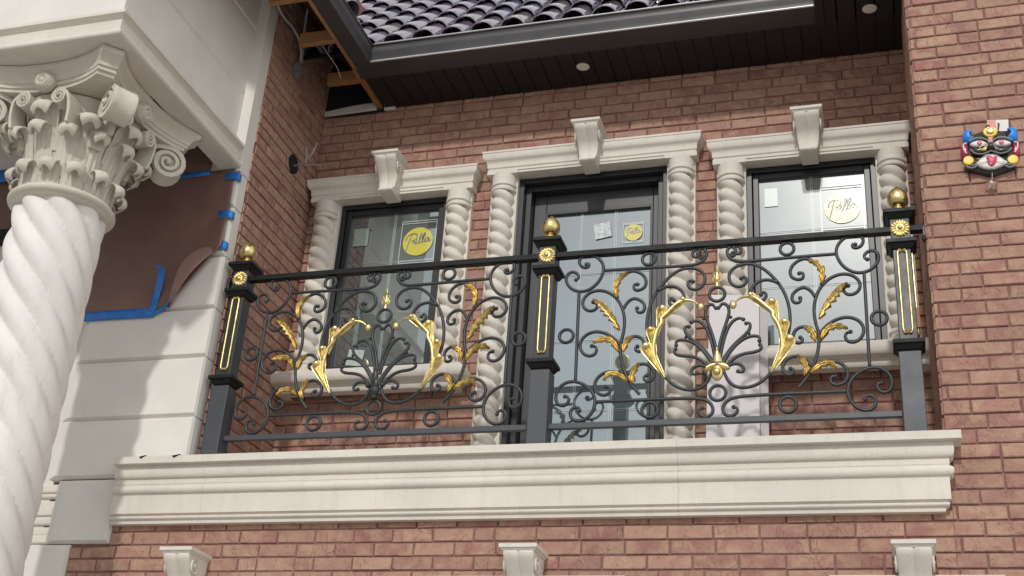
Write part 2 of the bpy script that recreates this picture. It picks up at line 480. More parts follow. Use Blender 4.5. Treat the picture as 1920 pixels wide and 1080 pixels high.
def keystone(parent, cx, z0, z1, yw, depth, w1=.142, w0=.090, name='keystone'):
    """scrolled console: wide rolled head, waisted body, small roll at the foot"""
    H = z1 - .030 - z0
    pts = spline([(0.0,.50),(.03,.60),(.075,.63),(.13,.56),(.2,.50),(.38,.47),(.56,.55),(.74,.76),(.88,.93),(.96,.98),(1.0,.97)], 5)
    rows = []
    for t, d in pts:
        z = z0 + H*t; w = (w0+(w1-w0)*min(1,t*1.05)**.8)/2
        row = [(cx-w, yw+.05, z), (cx-w, yw-depth*d, z)]
        for k in range(1, 24):
            x = -1+2*k/24
            f = .011*(abs(math.sin(PI*1.0*(x+1)/1.0))**.55)*(1 if abs(x) < .94 else 0)
            row.append((cx+w*x, yw-depth*d-f*(.25+.75*min(1,t*1.4)), z))
        row += [(cx+w, yw-depth*d, z), (cx+w, yw+.05, z)]
        rows.append(row)
    mb = MB(); mb.grid(rows)
    mb.add(rows[0], [tuple(range(len(rows[0])))])
    zt = z0+H
    cp = [(-.05,0),(.004,0),(.006,.004),(.012,.010),(.017,.013),(.017,.030),(-.05,.030)]
    mb.mould([(d, zt+z) for d, z in cp], cx-w1/2, cx+w1/2, yw-depth*.99, yw+.05)
    for s in (-1, 1):                                   # side volutes
        for (zc, yc, rr, wv) in ((zt-.047, yw-depth*.60, .043, w1*.5), (z0+.020, yw-depth*.44, .017, w0*.51)):
            sp = []
            for q in range(0, 44):
                a = PI/2 + q*.36; rad = rr*(1-q/48)
                sp.append((cx+s*(wv+.002), yc-rad*math.cos(a)*.85, zc+rad*math.sin(a)))
            mb.tube(sp, [rr*.14*(1-.5*i/44) for i in range(44)], 6, up=(1,0,0))
            mb.ball((cx+s*wv, yc, zc), rr*.26, 4)
    return mb.build(name, M['stone'], parent, smooth=40)

def surround(cx, hw, ztop, zbase, hopen, sill):
    s = part('window_surround' if sill else 'door_surround', house)
    zl = ztop-.146
    lm = MB(); lm.mould([(d, z+zl) for d, z in LPROF], cx-hw, cx+hw, .70, YB)
    ow = hw-.005
    for q in (-1, 1):                               # little square blocks over the columns
        xa, xb = sorted((cx+q*(hopen-.008), cx+q*(hw+.012)))
        lm.box(xa, xb, .693, YB-.01, zl-.006, zl+.026)
    lm.box(cx-hopen-.004, cx+hopen+.004, .706, YB+.10, zl+.0008, zl+.03)
    lm.build('lintel', M['stone'], s, smooth=30)
    keystone(s, cx+.006, zl-.032, zl+.220, .70, .165)
    for q in (-1, 1):
        xc = cx+q*(hopen+hw)/2
        small_column(s, xc, zbase, zl-.006)
        xa, xb = sorted((cx+q*hopen, cx+q*(hw-.004)))
        MB().box(xa, xb, .748, YB+.10, zbase, zl-.006).build('jamb', M['stone'], s, bevel=.004)
    if sill:
        sm = MB()
        sp = [(-.05,-.142),(.012,-.142),(.014,-.112),(.022,-.108),(.022,-.102)] + arc(.030,-.058,.040,-80,70,8) + [(.034,-.012),(.030,-.004),(-.05,0)]
        sm.mould([(d, z+zbase) for d, z in sp], cx-hw-.018, cx+hw+.018, .68, YB)
        sm.box(cx-hopen, cx+hopen, .70, YB+.08, zbase-.012, zbase+.004)
        sm.build('sill', M['stone'], s, smooth=35)
    return s
surround(WX[0], .532, 1.651, .322, .360, True)
surround(WX[1], .632, 1.727, SLAB-.003, .460, False)
surround(WX[2], .532, 1.651, .322, .360, True)

def grille_bars(parent, x0, x1, z0, z1, nx, zs, y):
    mb = MB()
    for i in range(1, nx):
        x = x0+(x1-x0)*i/nx
        mb.box(x-.0075, x-.003, y-.002, y+.002, z0, z1); mb.box(x+.003, x+.0075, y-.002, y+.002, z0, z1)
    for z in zs:
        mb.box(x0, x1, y-.0012, y+.0012, z-.006, z-.003); mb.box(x0, x1, y-.0012, y+.0012, z+.003, z+.006)
    return mb.build('grille', M['grille'], parent)

def frame_mb(x0, x1, z0, z1, w, y0, y1, wt=None, wb=None):
    mb = MB(); wt = wt or w; wb = wb or w
    mb.box(x0, x0+w, y0, y1, z0, z1); mb.box(x1-w, x1, y0, y1, z0, z1)
    mb.box(x0+w, x1-w, y0+.0005, y1-.0005, z1-wt, z1); mb.box(x0+w, x1-w, y0+.0005, y1-.0005, z0, z0+wb)
    return mb

def window(cx, hw, z0, z1):
    f = frame_mb(cx-hw, cx+hw, z0, z1, .032, .782, .88).build('window', M['frame'], house, bevel=.003)
    s = frame_mb(cx-hw+.034, cx+hw-.034, z0+.034, z1-.034, .034, .80, .86).build('sash', M['frame'], f, bevel=.004)
    a, b_, c, d = cx-hw+.066, cx+hw-.066, z0+.066, z1-.066
    MB().box(a, b_, .825, .832, c, d).build('pane', M['glass'], f)
    grille_bars(f, a, b_, c, d, 2, [c+(d-c)*k/3 for k in (1,2)], .8235)
    return f
window(WX[0], .362, .326, 1.505)
window(WX[2], .362, .326, 1.505)

# balcony door
DZ0, DZ1 = SLAB, 1.581
dx0, dx1 = WX[1]-.462, WX[1]+.462
door = frame_mb(dx0, dx1, DZ0, DZ1, .034, .785, .96).build('door', M['frame'], house, bevel=.004)
frame_mb(dx0+.034, dx1-.034, DZ0+.02, DZ1-.034, .036, .83, .965).build('inner_frame', M['frame'], door, bevel=.004)
lx0, lx1 = dx0+.072, dx1-.050
gx0, gx1, gz0, gz1 = -.288, .376, -.34, 1.388
lf = MB()
lf.box(lx0, gx0, .90, .95, DZ0+.03, DZ1-.07); lf.box(gx1, lx1, .90, .95, DZ0+.03, DZ1-.07)
lf.box(gx0, gx1, .9005, .9495, gz1, DZ1-.07); lf.box(gx0, gx1, .9005, .9495, DZ0+.03, gz0)
lf.build('door_leaf', M['door_paint'], door, bevel=.004)
frame_mb(gx0-.001, gx1+.001, gz0-.001, gz1+.001, .016, .893, .92).build('glazing_bead', M['frame'], door, bevel=.002)
MB().box(gx0+.015, gx1-.015, .916, .923, gz0+.015, gz1-.015).build('pane', M['glass'], door)
grille_bars(door, gx0+.015, gx1-.015, gz0+.015, gz1-.015, 3, [gz0+(gz1-gz0)*k/4 for k in (1,2,3)], .9135)

# lower storey: heads of the window surrounds that show under the balcony
for cx, hw in ((-1.702,.30),(.022,.42),(1.702,.30)):
    s = part('lower_surround', house)
    keystone(s, cx, -1.25, -.975, YF-.04, .15, .142, .095)
    MB().mould([(d, z-1.24) for d, z in LPROF], cx-hw, cx+hw, YF-.06, YF+.02).build('lintel', M['stone'], s, smooth=30)

# ------------------------------------------------------------------ roof edge
GX0, GX1 = -1.31, 1.395       # front gutter
GYF = .28
YS = .437                      # front edge of the soffit boards
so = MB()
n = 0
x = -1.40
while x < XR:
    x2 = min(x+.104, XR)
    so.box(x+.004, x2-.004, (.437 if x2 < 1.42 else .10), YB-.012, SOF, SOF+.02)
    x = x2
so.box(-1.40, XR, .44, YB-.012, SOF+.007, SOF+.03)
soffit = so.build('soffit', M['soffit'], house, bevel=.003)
for lxx, lyy in ((-.014,.576),(1.691,.358)):
    l = MB(); l.lathe([(.0,-.004),(.036,-.004),(.040,-.003),(.041,0)], lxx, lyy, SOF, 28)
    lo = l.build('soffit_light', M['light'], soffit, smooth=40)
    MB().lathe([(.041,.001),(.042,-.005),(.052,-.006),(.055,-.002),(.055,.001)], lxx, lyy, SOF, 28).build('trim_ring', M['soffit'], lo, smooth=40)
# K gutter (outward d, height z)
GP = [(0,.002),(.150,.0),(.157,.004),(.157,.012),(.150,.016),(.146,.022),(.149,.05),(.158,.075),(.160,.100),(.156,.118),(.158,.124),(.166,.127),(.166,.137),(.156,.138),(.150,.120),(.012,.110)]
rows = []
for d, z in GP:
    yy = YS-d; xx = -1.43+.0+ (d*.12/.157)
    rows.append([(xx, -1.45, SOF+z), (xx, yy, SOF+z), (GX1, yy, SOF+z)])
gt = MB().grid(rows, False); gt.grid([[r[2]] for r in rows]) if False else None
gt.add([r[2] for r in rows], [tuple(range(len(rows)))])
gutter = gt.build('gutter', M['gutter'], house, smooth=25)
MB().tube([(-1.305,YS-.159,SOF+.006),(GX1,YS-.159,SOF+.006)], .0065, 8).tube([(-1.29,YS-.166,SOF+.134),(GX1,YS-.166,SOF+.134)], .0055, 8).build('glint_bead', M['edge_glint'], gutter, smooth=60)
# right end: soffit and fascia step forward
e = MB(); e.box(GX1+.002, XR-.012, .02, .10, SOF-.012, SOF+.30); e.box(GX1+.002, GX1+.05, .10, YS+.05, SOF-.012, SOF+.30)
e.build('fascia', M['soffit'], house, bevel=.004)
# left eave: open framing seen from below
wd = MB(); wd.box(-1.442, -1.418, -1.45, .335, SOF-.002, SOF+.12)
wd.build('sub_fascia', M['wood'], house, bevel=.002)
MB().box(-1.455, -1.415, .345, YB-.014, SOF+.002, SOF+.09).build('rafter_tail', M['wood'], house, bevel=.002)
for y in (-1.17, -.76, -.35, .06, .485):
    MB().box(-1.69, -1.444, y-.019, y+.019, SOF+.02, SOF+.105).build('lookout', M['wood'], house, bevel=.002)
sh = MB(); sh.add([(-2.05,-1.45,SOF+.72),(-1.40,-1.45,SOF+.100),(-1.40,YB,SOF+.100),(-2.05,YB,SOF+.70)], [(0,1,2,3)])
sh.build('roof_deck', M['ply'], house, solid=.02)
dk = MB(); dk.box(XL-.02, -1.40, YB-.012, YB+.02, SOF-.02, SOF+.5)
dk.build('wall_plate', M['hole'], house)

# glazed barrel tiles
roof = part('roof', house)
PITCH = R(49.5); y0r, z0r = YS-.13, SOF+.125
def rp(x, s, h): return (x, y0r + s*math.cos(PITCH) - h*math.sin(PITCH), z0r + s*math.sin(PITCH) + h*math.cos(PITCH))
MB().add([rp(-2.8,0,-.012), rp(3.0,0,-.012), rp(3.0,4.5,-.012), rp(-2.8,4.5,-.012)], [(0,1,2,3)]).build('roof_deck', M['hole'], roof, solid=.01)
PW, EXP = .192, .28
def tile_field(rp, u0, u1, courses, seed):
    tm = MB(); rnd = random.Random(seed)
    for k in range(courses):
      x = u0
      while x < u1:
        s0 = k*EXP + rnd.uniform(-.006,.006); tone = (rnd.random(), rnd.random(), rnd.random())
        dx = rnd.uniform(-.004,.004); tl = rnd.uniform(-.004,.004)
        rows = []
        for i, (s, r, h) in enumerate(((0,.0735,.021),(.003,.0765,.022),(.05,.076,.020),(EXP*.5,.071,.012),(EXP+.07,.062,.0))):
            row = []
            for q in range(11):
                a = PI*q/10
                row.append(rp(x+dx+r*math.cos(a), s0+s, h+tl+r*.80*math.sin(a)))
            rows.append(row)
        tm.grid(rows, col=tone)
        rin = []
        for s, r, h in ((0,.0735,.021),(0.0005,.0715,.020),(.12,.064,.006)):
            rin.append([rp(x+dx+r*math.cos(PI*q/10), s0+s, h+tl+r*.80*math.sin(PI*q/10)) for q in range(11)])
        tm.grid(rin, col=tone)
        # pan between the barrels
        pan = []
        for s, h in ((0,.006),(.004,.010),(EXP+.05,-.008)):
            pan.append([rp(x+PW/2+.056*math.cos(PI+PI*q/8), s0+s+.03, h+.030+.034*math.sin(PI+PI*q/8)) for q in range(9)])
        tm.grid(pan, col=(rnd.random(), rnd.random(), rnd.random()))
        x += PW
    tm.build('roof_tile_field', M['tile'], roof, smooth=50)
tile_field(rp, -2.70, 2.6, 12, 11)
P2 = R(44)
def rp_side(u, s, h): return (-1.325 - s*math.cos(P2) + h*math.sin(P2), u, SOF+.135 + s*math.sin(P2) + h*math.cos(P2))
tile_field(rp_side, -1.40, .12, 3, 12)


# ------------------------------------------------------------------ balcony railing
# scroll centre lines of half a panel (x from the post, z from the collar)
CV = {
'A':[(0.215,0.539),(0.224,0.548),(0.232,0.537),(0.228,0.522),(0.209,0.516),(0.185,0.528),(0.173,0.555),(0.179,0.580),(0.201,0.593),(0.230,0.594),(0.263,0.584),(0.292,0.556),(0.307,0.524),(0.308,0.493),(0.295,0.454),(0.278,0.425),(0.251,0.402),(0.224,0.386),(0.192,0.384),(0.159,0.391),(0.130,0.413),(0.114,0.442),(0.109,0.468),(0.117,0.493),(0.140,0.505),(0.163,0.497),(0.181,0.478),(0.178,0.459),(0.164,0.454)],
'B':[(0.310,0.496),(0.463,0.496),(0.622,0.491),(0.720,0.490),(0.773,0.489),(0.809,0.503),(0.829,0.531),(0.832,0.556),(0.822,0.577),(0.795,0.587),(0.769,0.579),(0.755,0.558),(0.762,0.537),(0.778,0.530),(0.787,0.540)],
'C':[(0.183,0.382),(0.185,-0.094)],
'D':[(0.137,-0.181),(0.153,-0.178),(0.161,-0.200),(0.151,-0.222),(0.127,-0.233),(0.101,-0.223),(0.088,-0.196),(0.089,-0.159),(0.106,-0.127),(0.136,-0.105),(0.176,-0.100),(0.217,-0.112),(0.254,-0.139),(0.282,-0.173),(0.292,-0.215),(0.285,-0.256),(0.264,-0.287),(0.239,-0.308),(0.208,-0.314),(0.186,-0.308),(0.169,-0.290),(0.164,-0.264),(0.174,-0.242),(0.196,-0.236),(0.218,-0.246),(0.213,-0.258)],
'E':[(0.294,-0.215),(0.542,-0.215),(0.623,-0.215),(0.764,-0.216),(0.811,-0.222),(0.839,-0.237),(0.857,-0.262),(0.860,-0.287),(0.848,-0.309),(0.825,-0.317),(0.802,-0.312),(0.785,-0.291),(0.788,-0.272),(0.806,-0.270)],
'F':[(0.505,-0.185),(0.465,-0.140),(0.433,-0.083),(0.418,-0.031),(0.408,0.012),(0.403,0.055),(0.406,0.098),(0.412,0.107),(0.422,0.159),(0.424,0.207),(0.417,0.261),(0.395,0.317),(0.362,0.354),(0.325,0.379),(0.284,0.389),(0.242,0.382),(0.211,0.355),(0.199,0.321),(0.209,0.290),(0.238,0.270),(0.265,0.272),(0.285,0.290),(0.282,0.315),(0.259,0.321)],
'G':[(0.383,0.337),(0.373,0.373),(0.377,0.412),(0.394,0.446),(0.421,0.474),(0.455,0.484),(0.464,0.480),(0.491,0.474),(0.519,0.451),(0.531,0.416),(0.525,0.386),(0.502,0.371),(0.480,0.371),(0.468,0.373),(0.460,0.396),(0.472,0.415),(0.484,0.404)],
'H':[(0.415,0.274),(0.427,0.305),(0.454,0.325),(0.467,0.329),(0.494,0.322),(0.522,0.298),(0.527,0.268),(0.514,0.245),(0.492,0.244),(0.476,0.260),(0.484,0.271)],
'I':[(0.402,0.081),(0.379,0.109),(0.356,0.130),(0.319,0.153),(0.278,0.161),(0.242,0.153),(0.216,0.133),(0.197,0.105),(0.200,0.067),(0.220,0.035),(0.252,0.023),(0.279,0.031),(0.291,0.057),(0.281,0.081),(0.261,0.081)],
'J':[(0.413,0.066),(0.428,0.101),(0.454,0.119),(0.472,0.120),(0.497,0.120),(0.518,0.103),(0.527,0.071),(0.518,0.042),(0.499,0.033),(0.479,0.043),(0.477,0.062),(0.490,0.065)],
'K':[(0.454,-0.121),(0.424,-0.087),(0.388,-0.064),(0.353,-0.058),(0.318,-0.068),(0.292,-0.090),(0.280,-0.122),(0.283,-0.154),(0.304,-0.178),(0.335,-0.187),(0.359,-0.176),(0.367,-0.154),(0.356,-0.135),(0.339,-0.139)],
'L':[(0.445,-0.083),(0.463,-0.056),(0.488,-0.033),(0.514,-0.025),(0.548,-0.032),(0.573,-0.057),(0.581,-0.088),(0.569,-0.118),(0.545,-0.128),(0.523,-0.114),(0.523,-0.090),(0.540,-0.090)],
'M':[(0.762,0.398),(0.758,0.409),(0.738,0.405),(0.732,0.386),(0.743,0.360),(0.773,0.348),(0.804,0.361),(0.822,0.389),(0.824,0.423),(0.809,0.454),(0.778,0.471),(0.742,0.479),(0.707,0.474),(0.671,0.460),(0.636,0.428),(0.605,0.390),(0.579,0.353),(0.557,0.310),(0.545,0.267),(0.536,0.224),(0.534,0.181),(0.534,0.144),(0.546,0.075),(0.580,-0.026),(0.626,-0.106),(0.670,-0.149),(0.717,-0.174),(0.764,-0.178),(0.806,-0.168),(0.832,-0.141),(0.843,-0.107),(0.851,-0.087)],
'N':[(0.839,-0.071),(0.830,-0.063),(0.807,-0.050),(0.778,-0.052),(0.758,-0.067),(0.754,-0.087),(0.764,-0.104),(0.783,-0.093)],
'O':[(0.579,0.355),(0.605,0.375),(0.641,0.385),(0.676,0.380),(0.707,0.356),(0.723,0.323),(0.717,0.292),(0.699,0.271),(0.675,0.266),(0.651,0.274),(0.640,0.297),(0.646,0.315),(0.666,0.320),(0.668,0.302)],
'P1':[(0.874,0.246),(0.864,0.254),(0.861,0.268),(0.845,0.272),(0.824,0.254),(0.819,0.220),(0.831,0.182),(0.851,0.123),(0.867,0.070),(0.877,0.008)],
'P2':[(0.755,0.177),(0.765,0.187),(0.787,0.185),(0.811,0.170),(0.832,0.135),(0.849,0.082),(0.860,0.029),(0.867,-0.012)],
'P3':[(0.742,0.155),(0.729,0.164),(0.719,0.147),(0.724,0.121),(0.748,0.093),(0.787,0.065),(0.820,0.026),(0.848,-0.016),(0.862,-0.048)],
'P4':[(0.681,0.060),(0.674,0.077),(0.691,0.089),(0.724,0.089),(0.763,0.074),(0.796,0.043),(0.825,0.006),(0.848,-0.032),(0.860,-0.058)],
'P5':[(0.678,0.039),(0.665,0.030),(0.677,0.009),(0.706,0.001),(0.749,0.002),(0.787,-0.010),(0.815,-0.035),(0.839,-0.062),(0.853,-0.078)],
}
LEAF = {
'bigstem':[(0.630,-0.111),(0.602,-0.058),(0.579,-0.000),(0.574,0.052),(0.587,0.125),(0.611,0.171),(0.612,0.195),(0.647,0.231),(0.682,0.267),(0.717,0.287),(0.752,0.286),(0.780,0.273),(0.802,0.247)],
'b1':[(0.628,-0.108),(0.530,0.066)],
'b2':[(0.585,0.000),(0.556,0.152)],
'b3':[(0.590,0.110),(0.618,0.262)],
'b4':[(0.625,0.200),(0.723,0.301)],
'F':[(0.402,0.151),(0.371,0.220),(0.333,0.274),(0.296,0.311),(0.263,0.324)],
'G':[(0.382,0.332),(0.375,0.398),(0.401,0.446),(0.437,0.455)],
'I':[(0.401,0.036),(0.361,0.100),(0.312,0.108),(0.272,0.089)],
'J':[(0.421,0.035),(0.437,0.091),(0.472,0.108)],
'K':[(0.451,-0.121),(0.398,-0.081),(0.354,-0.079),(0.333,-0.115)],
'L':[(0.478,-0.136),(0.466,-0.094),(0.485,-0.053),(0.506,-0.035)],
}
CXH = .880
railing = thing('balcony_railing', 'black wrought iron balcony railing with gold acanthus leaves, scrolls and three gold-topped posts', 'railing', (0, 0, SLAB))

def leaf_mb(path, w0, lobes=4, curl=.012, side=0, back=-.006, thick=.0):
    """gilded acanthus leaf laid on a stem: serrated, fluted, tip curling out"""
    P = spline([(a, 0, b) for a, b in path], 10); n = len(P); mb = MB()
    rows = []
    for i, (x, _, z) in enumerate(P):
        t = i/(n-1)
        a = Vector(P[min(i+1,n-1)])-Vector(P[max(i-1,0)]); a.normalize()
        nx, nz = -a.z, a.x
        w = w0*(math.sin(PI*min(1,t*.92+.06))**.75)
        saw = (t*lobes) % 1
        row = []
        for j in range(-6, 7):
            u = j/6
            s = 1 if u*side >= 0 or side == 0 else .35
            e = w*s*(u + (0))*(1 - .66*abs(u)*(1-saw)**1.2)
            sh = -.35*abs(u)*w*s*(1-saw)      # lobes sweep backwards
            y = back - .010*(1-abs(u)**2) - .004*math.cos(u*PI*3) + curl*.0 - (.016*t**3 if True else 0) - .006*saw*abs(u)
            row.append((x+nx*e-a.x*sh, y, z+nz*e-a.z*sh))
        rows.append(row)
    mb.grid(rows)
    return mb

def bulb_leaf(mb, a, b, w):
    """shell-like leaf from stem point a opening to a rolled knob at b"""
    A = Vector((a[0],0,a[1])); B = Vector((b[0],0,b[1])); d = B-A; ln = d.length; d.normalize(); nrm = Vector((-d.z,0,d.x))
    rows = []
    for i in range(15):
        t = i/14
        ww = w*(.14+.86*t**1.05)*(1 if t < .86 else math.sqrt(max(.0,1-((t-.86)/.16)**2)))
        row = []
        for j in range(-7, 8):
            u = j/7
            y = -.012-.016*(1-u*u)*(.5+.5*t) - .0048*math.cos(u*PI*4)*(.3+.7*t) - .022*max(0,t-.55)
            row.append(tuple(A+d*(ln*t)+nrm*(ww*u)+Vector((0,y,0))))
        rows.append(row)
    mb.grid(rows)
    k = A+d*(ln*.93); mb.ball((k.x,-.034,k.z), w*.44, 7, sy=.75, sx=1.15)

TH = .0084
def half_curves():
    out = []
    for k, pts in CV.items():
        pts = resmooth(pts, 1)
        out.append((k, spline([(a, 0, b) for a, b in pts], 5)))
    return out
HALF = half_curves()
BALLS = {'A':(0,-1),'B':(-1,),'D':(0,-1),'E':(-1,),'F':(-1,),'G':(-1,),'H':(-1,),'I':(-1,),'J':(-1,),'K':(-1,),'L':(-1,),'M':(0,),'N':(-1,),'O':(-1,),'P1':(0,),'P2':(0,),'P3':(0,),'P4':(0,),'P5':(0,)}
KIND = {'A':'scroll','D':'scroll','G':'scroll','H':'scroll','I':'scroll','J':'scroll','K':'scroll','L':'scroll','O':'scroll','N':'scroll'}

def panel(x0, gilded):
    pan = MB()
    mir = lambda x, q: x0 + (x if q == 0 else 2*CXH - x)
    scrolls = []; pal = MB()
    for q in (0, 1):
        for k, P in HALF:
            PP = [(mir(x,q), y, z) for x, y, z in P]
            tgt = pal if k[0] == 'P' else (MB() if k in KIND else pan)
            r = .0084 if k[0] == 'P' else TH
            n = len(PP)
            fl = .0085
            rr = [r]*n
            for e in BALLS.get(k, ()):              # bars thin towards the rolled eye
                for i in range(n):
                    dd = i if e == 0 else n-1-i
                    if dd < 14: rr[i] = r*(.72+.28*dd/14)
            if k == 'N': PP = [(a, -.004, c) for a, b_, c in PP]
            tgt.tube(PP, rr, 8, flat=fl)
            for e in BALLS.get(k, ()):
                c = PP[e]; tgt.ball((c[0],c[1]-.001,c[2]), .0110 if k[0] != 'P' else .0105, 5, sy=.9)
            if k in KIND: scrolls.append(tgt)
        for (bx, bz) in ((.815,.192),(.729,.101)):
            pal.ball((mir(bx,q),-.002,bz), .0085, 5)
    # centre C-scroll under the handrail
    cc = [(.802,.545),(.812,.533),(.806,.526),(.793,.530),(.786,.551),(.798,.574),(.830,.588),(.880,.592)]
    cc = spline([(a,0,b_) for a,b_ in cc], 5); full = cc + [(2*CXH-a, b_, c) for a, b_, c in cc[::-1][1:]]
    full = [(x0+a, b_, c) for a, b_, c in full]
    m = MB().tube(full, TH, 8, flat=.0085); m.ball(full[0], .0095, 5); m.ball(full[-1], .0095, 5); scrolls.append(m)
    p = pan.build('scroll_panel', M['iron'], railing, smooth=50)
    for s in scrolls: s.build('scroll', M['iron'], p, smooth=50)
    pal.ball((x0+CXH,-.002,-.085), .020, 6, sz=1.9)
    pal.build('palmette', M['iron'], p, smooth=50)
    for (rx, rz, rad) in ((.538,.543,.0415),(.128,.143,.0440),(.557,-.268,.0465),(2*CXH-.538,.543,.0415),(2*CXH-.128,.143,.0440),(2*CXH-.557,-.268,.0465),(CXH,.321,.0460),(CXH,-.196,.0460)):
        ri = MB(); c = [(x0+rx+(rad-TH)*math.cos(2*PI*i/40), 0, rz+(rad-TH)*math.sin(2*PI*i/40)) for i in range(41)]
        ri.tube(c, TH, 8, flat=.0085, cap=False); ri.build('ring', M['iron'], p, smooth=50)
    # gilded leaves
    for q in (0, 1):
        mp_ = lambda P_: [(mir(a,q), b_) for a, b_ in P_]
        sg = 1 if q == 0 else -1
        big = MB()
        st = spline([(a,-.016,b_) for a,b_ in LEAF['bigstem']], 6); n = len(st)
        st = [(mir(a,q), y - .014*math.sin(PI*i/(n-1)), z) for i,(a,y,z) in enumerate(st)]
        rr = [.0035+.0075*math.sin(PI*min(1,(i/(n-1))*1.05))**.8 for i in range(n)]
        big.tube(st, rr, 10)
        for nm, w in (('b1',.039),('b2',.030),('b3',.036),('b4',.024)):
            bulb_leaf(big, *mp_(LEAF[nm]), w)
        e = st[-1]; big.ball((e[0], e[1], e[2]+.004), .018, 6, sy=.8, sz=1.25)
        big.build('gold_leaf', M['gold'], p, smooth=60)
        for nm, w, lob, sd in (('F',.038,7,1),('G',.021,4,0),('I',.022,4,0),('J',.021,3,0),('K',.020,4,0),('L',.021,3,0)):
            path = mp_(LEAF[nm])
            leaf_mb(path, w, lob, side=sd*sg).build('gold_leaf', M['gold_dull'], p, smooth=60, solid=.0025)
    # spear finial above the cup ring
    sp = MB(); cx = x0+CXH
    sp.lathe([(.0,.495),(.003,.478),(.008,.455),(.011,.447),(.006,.440),(.010,.432),(.008,.425),(.013,.412),(.016,.403),(.012,.392),(.008,.386),(.011,.380),(.011,.362),(.0,.361)], cx, 0, 0, 14)
    for s in (-1, 1):
        sp.tube(spline([(cx+s*.006,-.004,.440),(cx+s*.019,-.004,.432),(cx+s*.012,-.004,.420),(cx+s*.021,-.004,.405),(cx+s*.017,-.004,.392),(cx+s*.008,-.004,.386)],4), .0035, 6)
    sp.build('spear_finial', M['gold'], p, smooth=50)
    # ornament at the foot of the palmette
    om = MB()
    if gilded:
        rows = []
        for i in range(16):
            t = i/15; z = -.045+.072*t; w = .018*(1-t**2)+.004
            rows.append([(cx+w*u/5, -.014-.012*(1-(u/5)**2)-.003*((t*6+abs(u/5))%1), z) for u in range(-5,6)])
        om.grid(rows)
        om.ball((cx,-.014,-.098), .028, 8, sz=1.55, sy=.55); om.ball((cx,-.028,-.098), .018, 8, sz=1.1)
        om.ball((cx,-.012,.028), .0065, 5)
        for s in (-1,1):
            rows = []
            for i in range(12):
                t = i/11; x = cx+s*(.008+.042*t); zc = -.058-.005*t-.010*t*t; w = .008+.013*math.sin(PI*min(1,t*.75))
                rows.append([(x, -.014-.014*(1-(u/4)**2), zc+w*u/4) for u in range(-4,5)])
            om.grid(rows); om.ball((cx+s*.048,-.014,-.076), .0125, 6)
        om.build('rosette_ornament', M['gold'], p, smooth=50)
    else:
        om.ball((cx,-.010,-.098), .026, 8, sz=1.5, sy=.7); om.ball((cx-.006,-.012,-.03), .018, 7, sz=2.6, sy=.7)
        om.ball((cx+.006,-.022,-.07), .015, 7, sz=2.0, sy=.6); om.ball((cx,-.010,-.142), .022, 6, sz=.6)
        for s in (-1,1): om.ball((cx+s*.040,-.012,-.076), .015, 6)
        om.build('clasp_ornament', M['iron'], p, smooth=50)
panel(-1.755, False)
panel(-.003, True)

b = MB(); b.box(XL+.004, XR-.004, -.021, .021, .582, .613); b.build('handrail', M['iron_black'], railing, bevel=.003)
for xa, xb in ((-1.70,-.05),(.05,1.70)):
    MB().box(xa, xb, -.014, .014, -.350, -.322).build('bottom_rail', M['iron_grey'], railing, bevel=.002)
for xs, s in ((XL,1),(XR,-1)):                      # clamps that hold the handrail ends in the walls
    w = MB(); w.box(*sorted((xs+s*.002, xs+s*.02)), -.03, .03, .545, .60); w.ball((xs+s*.012,-.02,.535), .014, 6, sz=1.5)
    w.build('wall_bracket', M['iron_post'], railing, bevel=.003)

